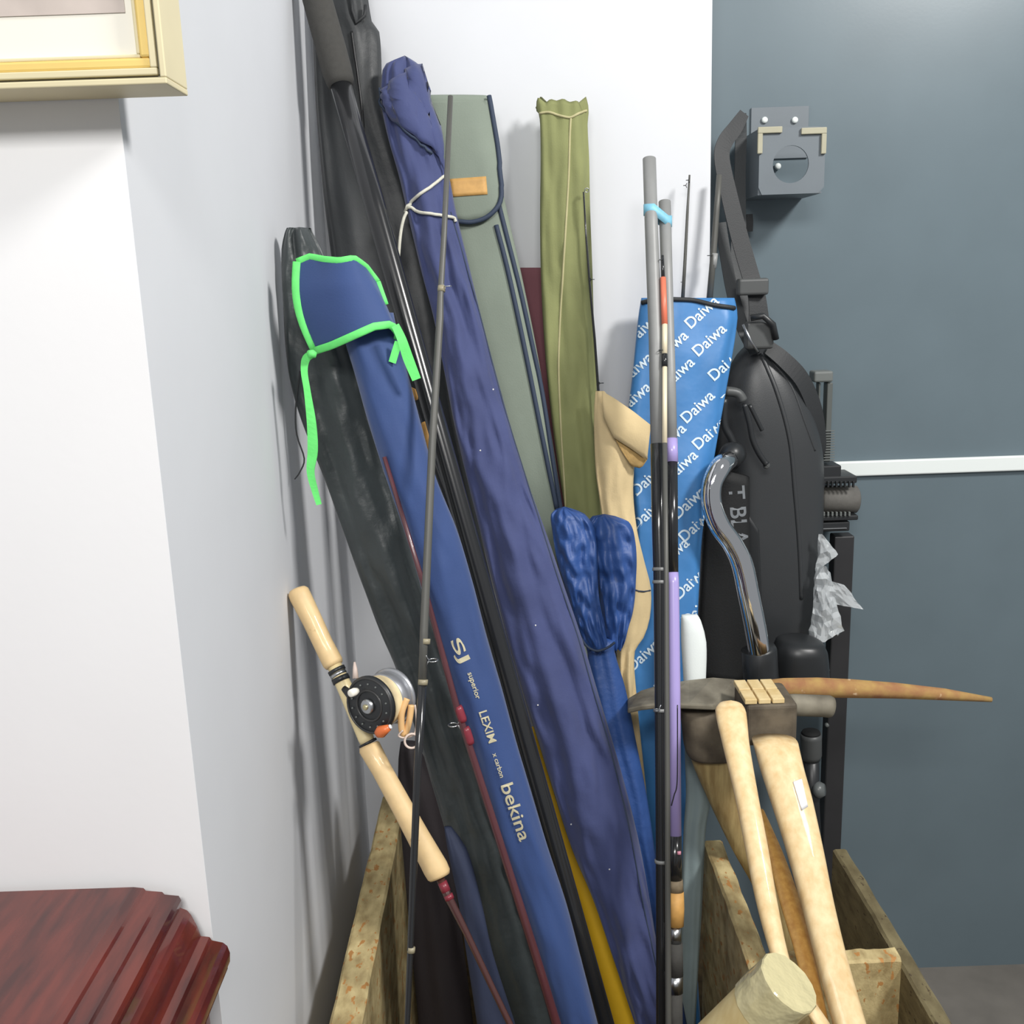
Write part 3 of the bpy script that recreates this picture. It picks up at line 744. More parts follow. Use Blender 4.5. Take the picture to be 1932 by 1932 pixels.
# gilt lettering running down the bag
ang = -72
print_on(body, 'LEXIM', 919, 1371, 62, ang, printg, b, hs=.9)
print_on(body, 'bekina', 972, 1531, 112, ang + 1, printg, b, hs=.75)
print_on(body, 'superior', 894, 1293, 52, ang, printg, b, hs=.9)
print_on(body, 'x carbon', 940, 1444, 48, ang, printg, b, hs=.9)
print_on(body, 'SJ', 868, 1228, 46, ang + 8, printg, b, hs=.36)

# ------------------------------------------------------------------ poles and rods
t = thing('fishing_pole', 'thick glossy black pole with a long dark foam grip at its top', 'fishing pole', P(1150, 2250, 1.33))
Yp = yline(0, 1.74, 1932, 1.335)
bl = mk('blank', *imgtube([(643 + .2816 * (y - 160), y, 20.5 - 3.5 * (y - 160) / 1772) for y in (160, 400, 800, 1200, 1600, 1932, 2130)], Yp, 24), carbon, t)
mk('foam_grip', *imgtube([(582, -60, 27), (599, 0, 28), (624, 90, 28.5), (636, 135, 28.5), (642, 154, 26.5), (644, 163, 22)], Yp, 24), eva, t)
for (x, y, h, m_) in ((716, 338, 2.0, greyw), (724, 366, 3.0, printw), (726, 376, 2.6, printw), (735, 400, 5.5, redp)):
    a, c = on(bl, x, y, .0004), on(bl, x + 3.4, y + 12, .0004)
    if a and c: mk('printed_mark', *g_tube([a, c], h * mpp(a), 8, flat=(Vector((0, 1, 0)), 1.0)), m_, t)

# thin black rod in front of everything
t = thing('fishing_rod', 'long thin black rod standing in front of all the bags', 'fishing rod', P(770, 2150, 1.10))
Yr = yline(180, 1.50, 1932, 1.10)
mk('top_section', *imgtube([(850, 182, 5), (838, 440, 5.5), (831, 560, 6), (830, 600, 7), (816, 830, 7.5), (800, 1190, 8), (797, 1285, 8)], Yr, 12), rodgrey, t)
mk('lower_section', *imgtube([(797, 1285, 8.5), (788, 1450, 7.5), (780, 1650, 7), (774, 1800, 6), (768, 1932, 5.5), (760, 2130, 5)], Yr, 12), carbon, t)
for (x, y, h) in ((803, 1210, 9), (798, 1287, 9.5), (833, 545, 7.5), (776, 1792, 7.5)):
    mk('whipping', *imgtube([(x + .3, y - 5, h), (x - .3, y + 5, h)], Yr, 12), mat('pale_whipping', S(150, 142, 118), .4), t)
guide(t, steel, P(833, 541, Yr(541)), (1, -.3, .05), .0045, .0008)
guide(t, steel, P(801, 1246, Yr(1246)), (1, -.3, .1), .006, .0009)

# maroon rod
t = thing('fishing_rod', 'slim maroon rod with red thread whippings lying along the blue bag', 'fishing rod', P(1100, 2150, 1.22))
Ym = yline(860, 1.345, 1932, 1.225)
mk('blank', *imgtube([(725, 862, 4), (800, 1106, 5), (862, 1335, 6.5), (896, 1440, 7), (950, 1610, 7.5), (1010, 1800, 8.5), (1050, 1932, 9), (1106, 2120, 9.5)], Ym, 12), maroonr, t)
for (a, c) in (((864, 1332), (874, 1362)), ((878, 1372), (888, 1404))):
    mk('thread_wrap', *imgtube([(a[0], a[1], 7), (a[0] + 2, a[1] + 6, 8.4), (c[0] - 2, c[1] - 6, 8.6), (c[0], c[1], 7.4)], Ym, 12), maroonw, t)
guide(t, steel, P(872, 1366, Ym(1366)), (-1, -.35, .1), .0065, .0011)

# cork handled rod
t = thing('fly_rod', 'cork handled rod leaning on the left wall, carrying a black reel', 'fishing rod', P(990, 2050, 1.14))
Yc = yline(1108, 1.372, 1932, 1.14)
mk('upper_grip', *imgtube([(561, 1112, 16), (563, 1117, 20), (567, 1126, 20.5), (590, 1172, 19), (610, 1215, 18.5), (628, 1250, 19.5), (631, 1256, 17)], Yc, 24), cork, t)
mk('reel_seat', *imgtube([(631, 1256, 14), (652, 1300, 15), (690, 1392, 15), (694, 1402, 14)], Yc, 20), mat('cream_seat', S(226, 208, 160), .4, coat=.3), t)
mk('black_band', *imgtube([(634, 1262, 17), (637, 1268, 17)], Yc, 20), blackp, t)
mk('steel_band', *imgtube([(637, 1269, 16), (640, 1275, 16)], Yc, 20), steel, t)
mk('black_band', *imgtube([(641, 1277, 17), (645, 1286, 17)], Yc, 20), blackp, t)
mk('black_band', *imgtube([(693, 1400, 18), (695, 1404, 18)], Yc, 20), blackp, t)
mk('lower_grip', *imgtube([(695, 1405, 18), (697, 1410, 21), (720, 1452, 19), (760, 1525, 20), (790, 1580, 21.5), (822, 1638, 24), (828, 1650, 23), (830, 1655, 20)], Yc, 24), cork, t)
mk('blank', *imgtube([(829, 1654, 8), (845, 1690, 8), (880, 1760, 6.5), (930, 1866, 6), (962, 1932, 6), (1010, 2035, 5.5)], Yc, 12), brownr, t)
for (a, c) in (((834, 1664), (842, 1682)), ((845, 1688), (849, 1697))):
    mk('thread_wrap', *imgtube([(a[0], a[1], 9), (c[0], c[1], 9)], Yc, 12), maroonw, t)
# reel
rc = P(700, 1330, Yc(1330) - .045)
ax = Vector((-.50, -.84, .10)).normalized()
reel = thing('fly_reel', 'black disc-fronted reel wound with cream line on the cork handle', 'reel', rc)
a_ = ax.orthogonal().normalized(); 
RR = 56 * mpp(rc)
def disc(c, r, h0, h1, bev=.002, n=40): 
    return g_tube([c + ax * h0, c + ax * (h0 + bev), c + ax * (h1 - bev), c + ax * h1], [r - bev, r, r, r - bev], n)
mk('front_plate', *disc(rc, RR, -.004, .004), blackp, reel)
mk('face_ring', *g_ring(rc + ax * .004, ax, RR * .52, .0018, 36, 8), mat('worn_black_metal', S(70, 70, 70), .4, metal=.5), reel)
mk('face_ring', *g_ring(rc + ax * .0035, ax, RR * .93, .0016, 36, 8), mat('worn_black_metal', S(70, 70, 70), .4), reel)
for i in range(14):
    th = 2 * math.pi * i / 14; d = a_ * math.cos(th) + ax.cross(a_) * math.sin(th)
    mk('rivet', *g_tube([rc + ax * .003 + d * RR * .74, rc + ax * .0055 + d * RR * .74], [.0016, .0012], 8), greyp, reel)
mk('hub', *disc(rc, RR * .26, .004, .011), steel, reel)
mk('hub_screw', *disc(rc, RR * .10, .011, .014, .001, 16), mat('brass_screw', S(200, 190, 150), .35, metal=.8), reel)
mk('line_spool', *disc(rc, RR * .86, -.043, -.004), linec, reel)
mk('rear_flange', *disc(rc, RR * .98, -.050, -.043), mat('grey_alloy', S(176, 178, 182), .35, metal=.7), reel)
band = [rc - ax * .036, rc - ax * .016]
mk('alloy_band', *g_tube([rc - ax * .044, rc - ax * .043, rc - ax * .026, rc - ax * .025], [RR * .88, RR * .90, RR * .90, RR * .88], 40), mat('grey_alloy', S(176, 178, 182), .35), reel)
kc = P(724, 1378, Yc(1378) - .05) + ax * .006
mk('orange_knob', *g_tube([kc - Vector((.006, 0, .004)), kc, kc + Vector((.007, -.004, .005)), kc + Vector((.012, -.005, .008))], [.005, .0085, .006, .004], 14), orangep, reel)
mk('knob_cap', *g_ring(kc + Vector((.0135, -.005, .009)), (1, 0, .6), .0015, .0018, 10, 8), paperw, reel)
wk = P(672, 1304, Yc(1304) - .055) + ax * .004
mk('white_knob', *g_tube([wk - ax * .006, wk, wk + ax * .008, wk + ax * .009], [.004, .0055, .005, .003], 14), matboard, reel)
mk('reel_foot', *g_tube([P(648, 1298, Yc(1298) - .014), P(668, 1316, Yc(1316) - .018), P(690, 1376, Yc(1376) - .016)], [.004, .008, .004], 10), blackp, reel)
mk('pink_peg', *g_tube([P(671, 1280, Yc(1280) - .03), P(670, 1262, Yc(1262) - .03), P(669, 1249, Yc(1250) - .03)], [.0042, .0032, .0014], 10), mat('pale_pink_plastic', S(206, 188, 178), .5), reel)
lo = [P(x, y, Yc(1340) - .035 + z) for x, y, z in smoothpts([(768, 1318, 0), (758, 1345, -.006), (758, 1376, -.008), (764, 1384, -.006), (772, 1360, -.004), (776, 1330, 0)], 6)]
mk('loose_line', *g_tube(lo, .0045, 8), mat('orange_cream_line', S(228, 186, 130), .5), reel)
mk('loose_line', *g_ring(P(777, 1398, Yc(1390) - .04), (.2, -1, .2), .0095, .0016, 24, 8), mat('pinkish_line', S(214, 196, 184), .5), reel)
mk('loose_line', *g_tube([P(x, y, Yc(1380) - .038) for x, y in smoothpts([(783, 1330), (786, 1362), (782, 1384), (764, 1392), (752, 1388), (760, 1378)], 5)], .0013, 6), mat('pinkish_line', S(214, 196, 184), .5), reel)

# carbon tube
YA = yline(300, 1.745, 1932, 1.31)
t = thing('rod_tube', 'grey carbon rod section, tallest of the pair taped with blue', 'fishing rod', P(1262, 2250, 1.30))
mk('upper_section', *imgtube([(1225, 300, 12.5), (1229, 430, 12.5), (1237, 640, 13), (1241, 838, 13.5)], YA, 20), carbong, t)
mk('lower_section', *imgtube([(1241, 838, 14), (1243, 1000, 13), (1245, 1080, 12.5), (1246, 1300, 11), (1248, 1600, 11), (1250, 1932, 12), (1252, 2150, 12)], YA, 20), carbon, t)
for y, x in ((1074, 1244), (1098, 1244), (1340, 1246), (1625, 1248)):
    mk('ferrule_ring', *imgtube([(x, y - 3, 13.2), (x, y + 3, 13.2)], YA, 18), carbong, t)
guide(t, steel, P(1247, 1338, YA(1338) - .008), (-1, -.6, .1), .004, .0008)
# lilac rod
YBq = yline(380, 1.735, 1932, 1.295)
t = thing('fishing_rod', 'grey and lilac rod with a cork and black handle, taped to the grey tube', 'fishing rod', P(1278, 2200, 1.28))
mk('upper_section', *imgtube([(1254, 381, 11.5), (1258, 520, 11), (1264, 700, 10.5), (1267, 828, 10.5)], YBq, 20), carbong, t)
mk('lilac_band', *imgtube([(1267, 828, 11.5), (1268, 872, 11.5)], YBq, 20), purple, t)
mk('black_section', *imgtube([(1268, 872, 10.5), (1269, 1080, 10.8)], YBq, 20), carbon, t)
lil = mk('lilac_section', *imgtube([(1269, 1080, 11), (1270, 1100, 11.2), (1272, 1300, 11.8), (1273, 1576, 12.5)], YBq, 20), purple, t)
mk('black_collar', *imgtube([(1273, 1576, 13), (1273, 1660, 13.5)], YBq, 20), carbon, t)
mk('rubber_cork_ring', *imgtube([(1273, 1660, 15), (1274, 1682, 15.5)], YBq, 20), corkr, t)
mk('cork_ring', *imgtube([(1274, 1682, 16), (1274, 1714, 17), (1274, 1746, 16)], YBq, 20), corkd, t)
mk('steel_hood', *imgtube([(1274, 1748, 11), (1274, 1779, 11.5)], YBq, 20), steel, t)
mk('black_handle', *imgtube([(1274, 1779, 14), (1274, 1840, 15)], YBq, 20), eva, t)
mk('steel_hood', *imgtube([(1274, 1840, 14.5), (1274, 1872, 14.5)], YBq, 20), steel, t)
mk('butt', *imgtube([(1274, 1872, 13.5), (1274, 1932, 14), (1274, 2120, 14)], YBq, 20), eva, t)
mk('pink_print', *imgtube([(1281, 1606, 4, YBq(1606) - .0085), (1281, 1612, 4, YBq(1612) - .0085)], None, 8), pinkp, t)
mk('black_scroll', *g_tube(onpath(lil, [(1278, 1330), (1278, 1420), (1277, 1480), (1272, 1500), (1267, 1520)], .0004), .0009, 6), carbon, t)
# wrap of tape
g = []
ca, cb2 = P(1228, 396, YA(396)), P(1255, 418, YBq(418))
ra, rb2 = 12.5 * mpp(ca) + .0012, 11.5 * mpp(cb2) + .0012
ring = []
dv = (cb2 - ca); a0 = math.atan2(dv.y, dv.x)
for i in range(13):
    th = a0 + math.pi / 2 + math.pi * i / 12; ring.append(ca + Vector((math.cos(th), math.sin(th), 0)) * ra)
for i in range(13):
    th = a0 - math.pi / 2 + math.pi * i / 12; ring.append(cb2 + Vector((math.cos(th), math.sin(th), 0)) * rb2)
ring.append(ring[0])
V = []; Fs = []
for c in ring: V += [c + Vector((0, 0, .009)), c + Vector((0, 0, -.009))]
for i in range(len(ring) - 1): Fs.append((i * 2, i * 2 + 1, i * 2 + 3, i * 2 + 2))
tp = mk('tape_wrap', V, Fs, tapeb, None); tag(tp, 'light blue tape wrapped round the two grey rod sections', 'tape')
sm_ = tp.modifiers.new('thickness', 'SOLIDIFY'); sm_.thickness = .0012
# orange tipped float rod
t = thing('quiver_tip', 'thin orange and cream quiver tip between the grey rod sections', 'fishing rod', P(1250, 2200, 1.26))
YQ = yline(490, 1.672, 1932, 1.27)
mk('dark_tip', *imgtube([(1250, 482, 2.4), (1251, 524, 3.4)], YQ, 10), carbon, t)
mk('orange_section', *imgtube([(1251, 524, 5.5), (1254, 612, 5.8)], YQ, 12), orange, t)
mk('cream_section', *imgtube([(1254, 612, 5.2), (1254, 668, 5.2)], YQ, 12), creaml, t)
mk('whipping', *imgtube([(1254, 668, 5.8), (1254, 692, 5.8)], YQ, 12), carbon, t)
mk('cream_section', *imgtube([(1254, 692, 4.6), (1254, 836, 5)], YQ, 12), creaml, t)
mk('lower_blank', *imgtube([(1254, 836, 5), (1257, 1100, 5), (1259, 1500, 5.5), (1261, 1932, 6), (1262, 2150, 6)], YQ, 12), rodgrey, t)
guide(t, blackp, P(1252, 490, YQ(490)), (-1, -.4, 0), .0025, .0007)
guide(t, blackp, P(1253, 660, YQ(660)), (-1, -.4, 0), .003, .0007)

# ------------------------------------------------------------------ tools in the crate
def handle(rows, Yf, m, parent, name='handle', ext=CB, sq=2.3, seed=0, dome=.004, wr=(), foot=None):
    return mk(name, *g_loft([(y, a, c, T) for y, a, c, T in rows], Yf, 32, ext=ext, side=1, foot=foot, sq=sq, seed=seed, dome=dome, back=1.0, wr=wr), m, parent)
# pickaxe (head with broad blade left and rusty point right)
YP = yline(1345, 1.56, 1932, 1.52)
t = thing('pickaxe', 'pickaxe with broad grey adze blade left and long rusty point right', 'pickaxe', P(1490, 2150, 1.33))
handle([(1345, 1292, 1368, .026), (1420, 1300, 1386, .03), (1500, 1332, 1402, .026), (1600, 1380, 1436, .022), (1680, 1424, 1474, .02), (1800, 1464, 1506, .018), (1932, 1500, 1540, .018)], YP, ashold, t)
mk('eye_collar', *g_loft([(1334, 1282, 1364, .034), (1345, 1284, 1368, .036), (1400, 1290, 1376, .036), (1418, 1294, 1380, .036), (1424, 1298, 1382, .033)], yline(1330, 1.56, 1430, 1.545), 36, sq=2.6, back=1.0), irond, t)
# adze blade : horizontal tongue, broad and curving down to the left
V, Fs = [], []
secs = [(1184, 1318, 1342, 1.50, 1.585), (1210, 1302, 1336, 1.495, 1.60), (1250, 1290, 1332, 1.50, 1.61), (1300, 1282, 1334, 1.505, 1.61), (1345, 1277, 1336, 1.515, 1.61), (1385, 1280, 1330, 1.55, 1.61), (1420, 1288, 1318, 1.555, 1.61), (1460, 1292, 1314, 1.56, 1.605)]
for (x, yt, yb, Y0, Y1) in secs:
    zc = P(x, yb - 6, Y0).z
    a, b_ = P(x, yb - 6, Y0), P(x, yt, Y1)
    V += [a, b_, b_ + Vector((0, 0, -.012)), a + Vector((0, 0, -.010))]
for i in range(len(secs) - 1):
    for j in range(4): Fs.append((i * 4 + j, i * 4 + (j + 1) % 4, (i + 1) * 4 + (j + 1) % 4, (i + 1) * 4 + j))
Fs.append((0, 1, 2, 3)); k = 4 * (len(secs) - 1); Fs.append((k, k + 1, k + 2, k + 3))
o = mk('adze_blade', V, Fs, iron, t, smooth=False)
bv = o.modifiers.new('soft_edges', 'BEVEL'); bv.width = .003; bv.segments = 2
pt = [(1440, 1298, 15, 1.59), (1480, 1297, 19, 1.592), (1540, 1297, 20, 1.595), (1600, 1299, 19, 1.60), (1688, 1303, 16, 1.605), (1780, 1310, 12, 1.61), (1870, 1320, 5, 1.615)]
o = mk('point', *imgtube(pt, None, 8), rust, t)
# hammer-headed mattock
YM = yline(1290, 1.50, 1932, 1.145)
t = thing('mattock', 'square-headed hammer tool with its ash handle end showing saw cuts', 'hammer', P(1640, 2120, 1.18))
hA = handle([(1398, 1420, 1504, .026), (1450, 1434, 1516, .028), (1500, 1450, 1530, .026), (1600, 1482, 1552, .024), (1700, 1510, 1572, .022), (1800, 1536, 1596, .022), (1932, 1572, 1634, .022)], YM, ash, t, sq=2.6, foot=(xr0 - .045, 1.09))
hx0, hx1 = P(1404, 1360, 1.47).x, P(1500, 1360, 1.47).x
hz0, hz1 = P(1450, 1400, 1.47).z, P(1450, 1322, 1.47).z
mk('head', *g_box((hx0, 1.455, hz0), (hx1, 1.545, hz1), .007, 3), irond, t, smooth=False)
pw = P(1480, 1330, 1.50)
mk('peen', *g_tube([P(1486, 1330, 1.50), P(1500, 1330, 1.50), P(1552, 1332, 1.50), P(1564, 1333, 1.50), P(1570, 1334, 1.50)], [.017, .0175, .0175, .018, .016], 20), iron, t)
# handle end above the eye with kerfs : six blocks of end grain
gx0, gx1 = hx0 - .002, hx1 - .018
for i in range(3):
    for j in range(2):
        x0 = gx0 + (gx1 - gx0) * i / 3; x1 = gx0 + (gx1 - gx0) * (i + 1) / 3 - .0026
        y0 = 1.458 + .042 * j; y1 = y0 + .0385
        mk('end_grain', *g_box((x0, y0, hz1), (x1, y1, hz1 + .008), .0012), mat('end_grain_ash', S(226, 204, 156), .7, vscale=40, col2=S(206, 178, 122)), t, smooth=False)
def fl(px, py, s, t): return on(hA, px, py, .0012) or P(px, py, YM(py) - .02)
mk('price_label', *g_patch([(1496, 1476), (1512, 1470)], [(1512, 1530), (1524, 1522)], fl, 5, 5, .0008), paperw, t)
# upturned pale handle
YC_ = yline(1325, 1.38, 1932, 1.055)
t = thing('axe_handle', 'pale smooth wooden handle with its rounded end up, nearest of the tools', 'tool handle', P(1500, 2100, 1.14))
handle([(1326, 1364, 1394, .008), (1330, 1357, 1401, .014), (1342, 1350, 1407, .018), (1400, 1362, 1413, .019), (1500, 1386, 1430, .018), (1600, 1406, 1449, .017), (1700, 1426, 1466, .016), (1800, 1453, 1487, .014), (1840, 1470, 1503, .013), (1932, 1536, 1566, .013)], YC_, ash, t, name='shaft', foot=(xd1 + .030, 1.03))
# orange varnished handle
YD_ = yline(1530, 1.43, 1932, 1.155)
t = thing('spade_handle', 'orange varnished wooden shaft between the two pale handles', 'tool handle', P(1580, 2100, 1.26))
handle([(1530, 1434, 1442, .006), (1560, 1438, 1456, .010), (1620, 1450, 1482, .013), (1700, 1470, 1510, .015), (1800, 1500, 1536, .012), (1932, 1530, 1564, .012)], YD_, ashor, t, name='shaft', foot=((xd1 + xr0) / 2, 1.18))
# taped post at the bottom
e0, e1 = P(1490, 1852, 1.02), P(1330, 2005, 1.06)
t = thing('taped_post', 'thick pale post end wrapped in yellowed tape, bottom right', 'post', e1)
def post(a, bq, r, n, name, m, taper=1.0, seg=10, jit=0.0, chamf=.006):
    d = (bq - a).normalized(); pts = [a, a + d * chamf] + [a.lerp(bq, i / seg) for i in range(1, seg + 1)]
    rr = [r - chamf * .7, r] + [r * (1 + (taper - 1) * i / seg) for i in range(1, seg + 1)]
    V, Fs = g_tube(pts, rr, n)
    if jit:
        V = [v + Vector((nz(v.x * 60, v.y * 60, v.z * 60), nz(v.y * 60, v.z * 60, v.x * 60 + 9), nz(v.z * 60, v.x * 60, v.y * 60 + 5))) * jit for v in V]
    return mk(name, V, Fs, m, t)
rp = 62 * mpp(e0)
d = (e1 - e0).normalized()
post(e0 + d * .004, e1, rp * .95, 24, 'shaft', postw)
sharp(post(e0, e0 + d * .055, rp, 16, 'tape_wrap', tape, 1.02, 8, .0012, .002), 28)

# ------------------------------------------------------------------ slate door side: bracket, harness, stand
YBk = YD - .001
fyb = 1.93
br = thing('wall_bracket', 'grey steel wall bracket box with a round hole on the slate door', 'bracket', P(1480, 380, YBk))
bx0, bx1 = P(1432, 310, fyb).x, P(1556, 310, fyb).x
bz0, bz1 = P(1490, 366, fyb).z, P(1490, 240, fyb).z
mk('back_plate', *g_box((P(1416, 230, YBk).x, YBk - .004, P(1470, 300, YBk).z), (P(1525, 230, YBk).x, YBk, P(1470, 202, YBk).z), .001), brackm, br, smooth=False)
# front plate with circular hole
hc = P(1492, 310, fyb); hr = 34 * mpp(hc); nh = 32
V, Fs = [], []
for yy in (fyb, fyb + .004):
    for i in range(nh):
        th = 2 * math.pi * i / nh; V.append(Vector((hc.x + hr * math.cos(th), yy, hc.z + hr * math.sin(th))))
    for i in range(nh):
        th = 2 * math.pi * i / nh; c, s = math.cos(th), math.sin(th); k = 1e9
        if c > 1e-6: k = min(k, (bx1 - hc.x) / c)
        if c < -1e-6: k = min(k, (bx0 - hc.x) / c)
        if s > 1e-6: k = min(k, (bz1 - hc.z) / s)
        if s < -1e-6: k = min(k, (bz0 - hc.z) / s)
        V.append(Vector((hc.x + c * k, yy, hc.z + s * k)))
for i in range(nh):
    j = (i + 1) % nh; q = 2 * nh
    Fs += [(i, j, nh + j, nh + i), (q + i, q + nh + i, q + nh + j, q + j), (i, q + i, q + j, j), (nh + i, nh + j, q + nh + j, q + nh + i)]
mk('front_plate', V, Fs, brackm, br, smooth=False)
mk('side_plate', *g_box((bx0, fyb + .004, bz0), (bx0 + .003, YBk, bz1)), brackm, br, smooth=False)
mk('bottom_plate', *g_box((bx0 + .003, fyb + .004, bz0), (bx1 - .003, YBk, bz0 + .003)), brackm, br, smooth=False)
for (x, y, yy) in ((1442, 227, YBk - .004), (1499, 227, YBk - .004), (1467, 314, YBk - .004)):
    c = P(x, y, yy); mk('bolt', *g_tube([c, c + Vector((0, -.004, 0)), c + Vector((0, -.006, 0))], [.006, .006, .003], 14), whitetrim, br)
for (xa, xb, sgn) in ((1430, 1476, 1), (1560, 1512, -1)):
    p0 = P(xa, 242, fyb - .004); p1 = P(xb, 242, fyb - .004); z1 = P(xa, 290, fyb - .004).z
    wv = .009
    x0, x1 = sorted((p0.x, p1.x)); 
    mk('corner_guard', *merge(g_box((x0, fyb - .006, p0.z - wv), (x1, fyb - .0005, p0.z + .002), .0012), g_box((p0.x if sgn > 0 else p0.x - wv, fyb - .006, z1), (p0.x + wv if sgn > 0 else p0.x, fyb - .0005, p0.z - wv), .0012)), guard, br, smooth=False)

# harness / hard shell backpack
hb = thing('harness_pack', 'black hard-shell harness pack hanging by its webbing strap on the slate door', 'backpack', P(1430, 1300, 1.95))
YS = yline(660, 1.955, 1300, 1.94)
rows = [(652, 1408, 1450, .03), (670, 1392, 1464, .05), (710, 1370, 1496, .065), (770, 1358, 1526, .075), (850, 1354, 1547, .08), (950, 1352, 1549, .08), (1050, 1352, 1545, .08), (1150, 1352, 1536, .075), (1220, 1352, 1520, .065), (1296, 1352, 1500, .05)]
def shell_geo():
    V, Fs = g_loft(rows, YS, 64, sq=2.5, back=.8, seed=20, dome=.01)
    return V, Fs
shell = mk('shell', *shell_geo(), shellm, hb)
for ln, r in (([(1436, 668), (1466, 740), (1490, 830), (1500, 930), (1508, 1030), (1512, 1130)], .0045), ([(1456, 680), (1494, 730), (1520, 800), (1538, 850)], .003)):
    mk('ridge', *g_tube(onpath(shell, ln, -.001), r, 10), shellm, hb)
mk('hip_panel', *g_patch([(1400, 968), (1412, 970), (1432, 1000)], [(1402, 1200), (1420, 1200), (1440, 1200)], lambda px, py, s, t: on(shell, px, py, .002) or P(px, py, 1.86), 8, 20, .002), blackp, hb)
mk('dark_pad', *g_patch([(1336, 880), (1372, 890), (1414, 900)], [(1314, 1285), (1360, 1292), (1416, 1296)], lambda px, py, s, t: P(px, py, 1.856 - .012 * math.sin(math.pi * s)), 10, 20, .012), mat('black_mesh_pad', S(24, 25, 26), .7, bump=.5, bscale=300), hb)
padO = [c for c in hb.children if c.name.startswith('dark_pad')][0]
print_on(padO, 'T BLA', 1391, 972, 112, -86, greyw, hb, off=.001, hs=1.0)
# webbing
nV = Vector((.15, -1, .1))
def strap(name, pts, m=webb, th=.0025, nrm=nV):
    q = smoothpts(pts, 6)
    return mk(name, *g_ribbon([(P(x, y, Y), h * mpp(P(x, y, Y))) for x, y, h, Y in q], nrm, th), m, hb, smooth=False)
strap('webbing_strap', [(1404, 214, 10, 1.985), (1388, 240, 14, 1.97), (1368, 268, 15, 1.955), (1362, 300, 15, 1.945), (1376, 370, 16, 1.935), (1396, 450, 17, 1.925), (1416, 520, 17, 1.915), (1428, 560, 17, 1.905), (1432, 606, 20, 1.90)])
strap('webbing_strap', [(1400, 214, 8, 1.99), (1398, 260, 11, 2.0), (1396, 330, 11, 2.0), (1394, 420, 14, 1.99), (1394, 500, 16, 1.975), (1400, 570, 16, 1.955), (1410, 630, 15, 1.94)], mat('grey_black_webbing', S(62, 65, 67), .6, bump=.5, bscale=400))
strap('webbing_strap', [(1360, 420, 10, 1.975), (1370, 490, 11, 1.965), (1384, 560, 12, 1.95), (1402, 620, 12, 1.925), (1424, 668, 10, 1.90)], mat('grey_black_webbing', S(62, 65, 67), .6))
strap('shoulder_strap', [(1450, 656, 15, 1.90), (1480, 680, 17, 1.895), (1514, 718, 18, 1.90), (1538, 776, 18, 1.915), (1547, 836, 16, 1.935), (1545, 862, 13, 1.945)], nrm=Vector((.5, -1, .2)))
strap('loose_tab', [(1414, 404, 6, 2.03), (1414, 420, 7, 2.03), (1414, 437, 6, 2.03)])
def bx(name, x0, y0, x1, y1, Y0, Y1, m, bev=.003, parent=None):
    a, c = P(x0, y1, Y0), P(x1, y0, Y0)
    return mk(name, *g_box((a.x, Y0, a.z), (c.x, Y1, c.z), bev, 3), m, parent or hb, smooth=False)
bx('strap_keeper', 1394, 524, 1452, 558, 1.885, 1.915, greyp if False else mat('charcoal_plastic', S(78, 80, 80), .45), .005)
bx('cam_buckle', 1408, 606, 1462, 660, 1.865, 1.892, mat('charcoal_plastic', S(78, 80, 80), .45), .006)
mk('buckle_lever', *g_tube([P(1416, 600, 1.86), P(1440, 596, 1.855), P(1458, 612, 1.855), P(1464, 640, 1.86)], .006, 10), blackp, hb)
mk('chrome_pin', *g_tube([P(1402, 612, 1.86), P(1416, 642, 1.858), P(1430, 664, 1.86)], .0025, 8), steel, hb)
# latch assembly
mk('latch_arm', *g_tube([P(x, y, 1.845) for x, y in smoothpts([(1368, 738), (1392, 742), (1402, 756)], 4)], .009, 10), mat('charcoal_plastic', S(78, 80, 80), .45), hb)
mk('latch_arm', *g_tube([P(x, y, 1.845) for x, y in smoothpts([(1366, 752), (1366, 800), (1378, 826), (1388, 850)], 4)], .008, 10), blackp, hb)
mk('latch_lever', *g_tube([P(x, y, 1.832) for x, y in smoothpts([(1404, 762), (1414, 800), (1420, 830), (1432, 856), (1446, 876)], 5)], [.0055] * 20 + [.0065], 10), blackp, hb)
mk('latch_lever', *g_tube([P(x, y, 1.842) for x, y in smoothpts([(1414, 764), (1432, 800), (1438, 812)], 5)], .004, 10), blackp, hb)
mk('latch_button', *g_ring(P(1446, 878, 1.835), (.2, -1, 0), .003, .004, 14, 8), mat('charcoal_plastic', S(78, 80, 80), .45), hb)
hcup = P(1378, 866, 1.80)
mk('tube_socket', *g_tube([hcup + Vector((.014, .03, .004)), hcup + Vector((.004, .004, .008)), hcup + Vector((-.006, -.006, -.004))], [.022, .023, .021], 20), blackp, hb)

# chrome tube and its holder
ct = thing('chrome_tube', 'bent polished chrome tube standing in a black socket beside the harness', 'tube', P(1425, 1240, 1.76))
tp_ = smoothpts([(1376, 868, 17, 1.765), (1360, 880, 20, 1.735), (1344, 912, 19, 1.72), (1343, 950, 19.5, 1.715), (1357, 990, 20, 1.713), (1382, 1026, 20, 1.713), (1400, 1064, 21, 1.713), (1412, 1120, 21, 1.711), (1424, 1180, 21, 1.71), (1433, 1232, 21, 1.709)], 8)
mk('tube', *imgtube(tp_, None, 28), chrome, ct)
mk('lower_tube', *imgtube([(1390, 1040, 14, 1.74), (1404, 1120, 14, 1.74), (1418, 1180, 14, 1.738), (1430, 1222, 14, 1.737)], None, 20), chrome, ct)
sd = thing('tube_stand', 'black stand with socket, drum and tall post against the slate door', 'stand', P(1578, 1700, 1.97))
mk('socket', *g_tube([P(1431, 1222, 1.72), P(1432, 1226, 1.72), P(1436, 1290, 1.72), P(1437, 1300, 1.72)], [.029, .032, .032, .030], 24), blackp, sd)
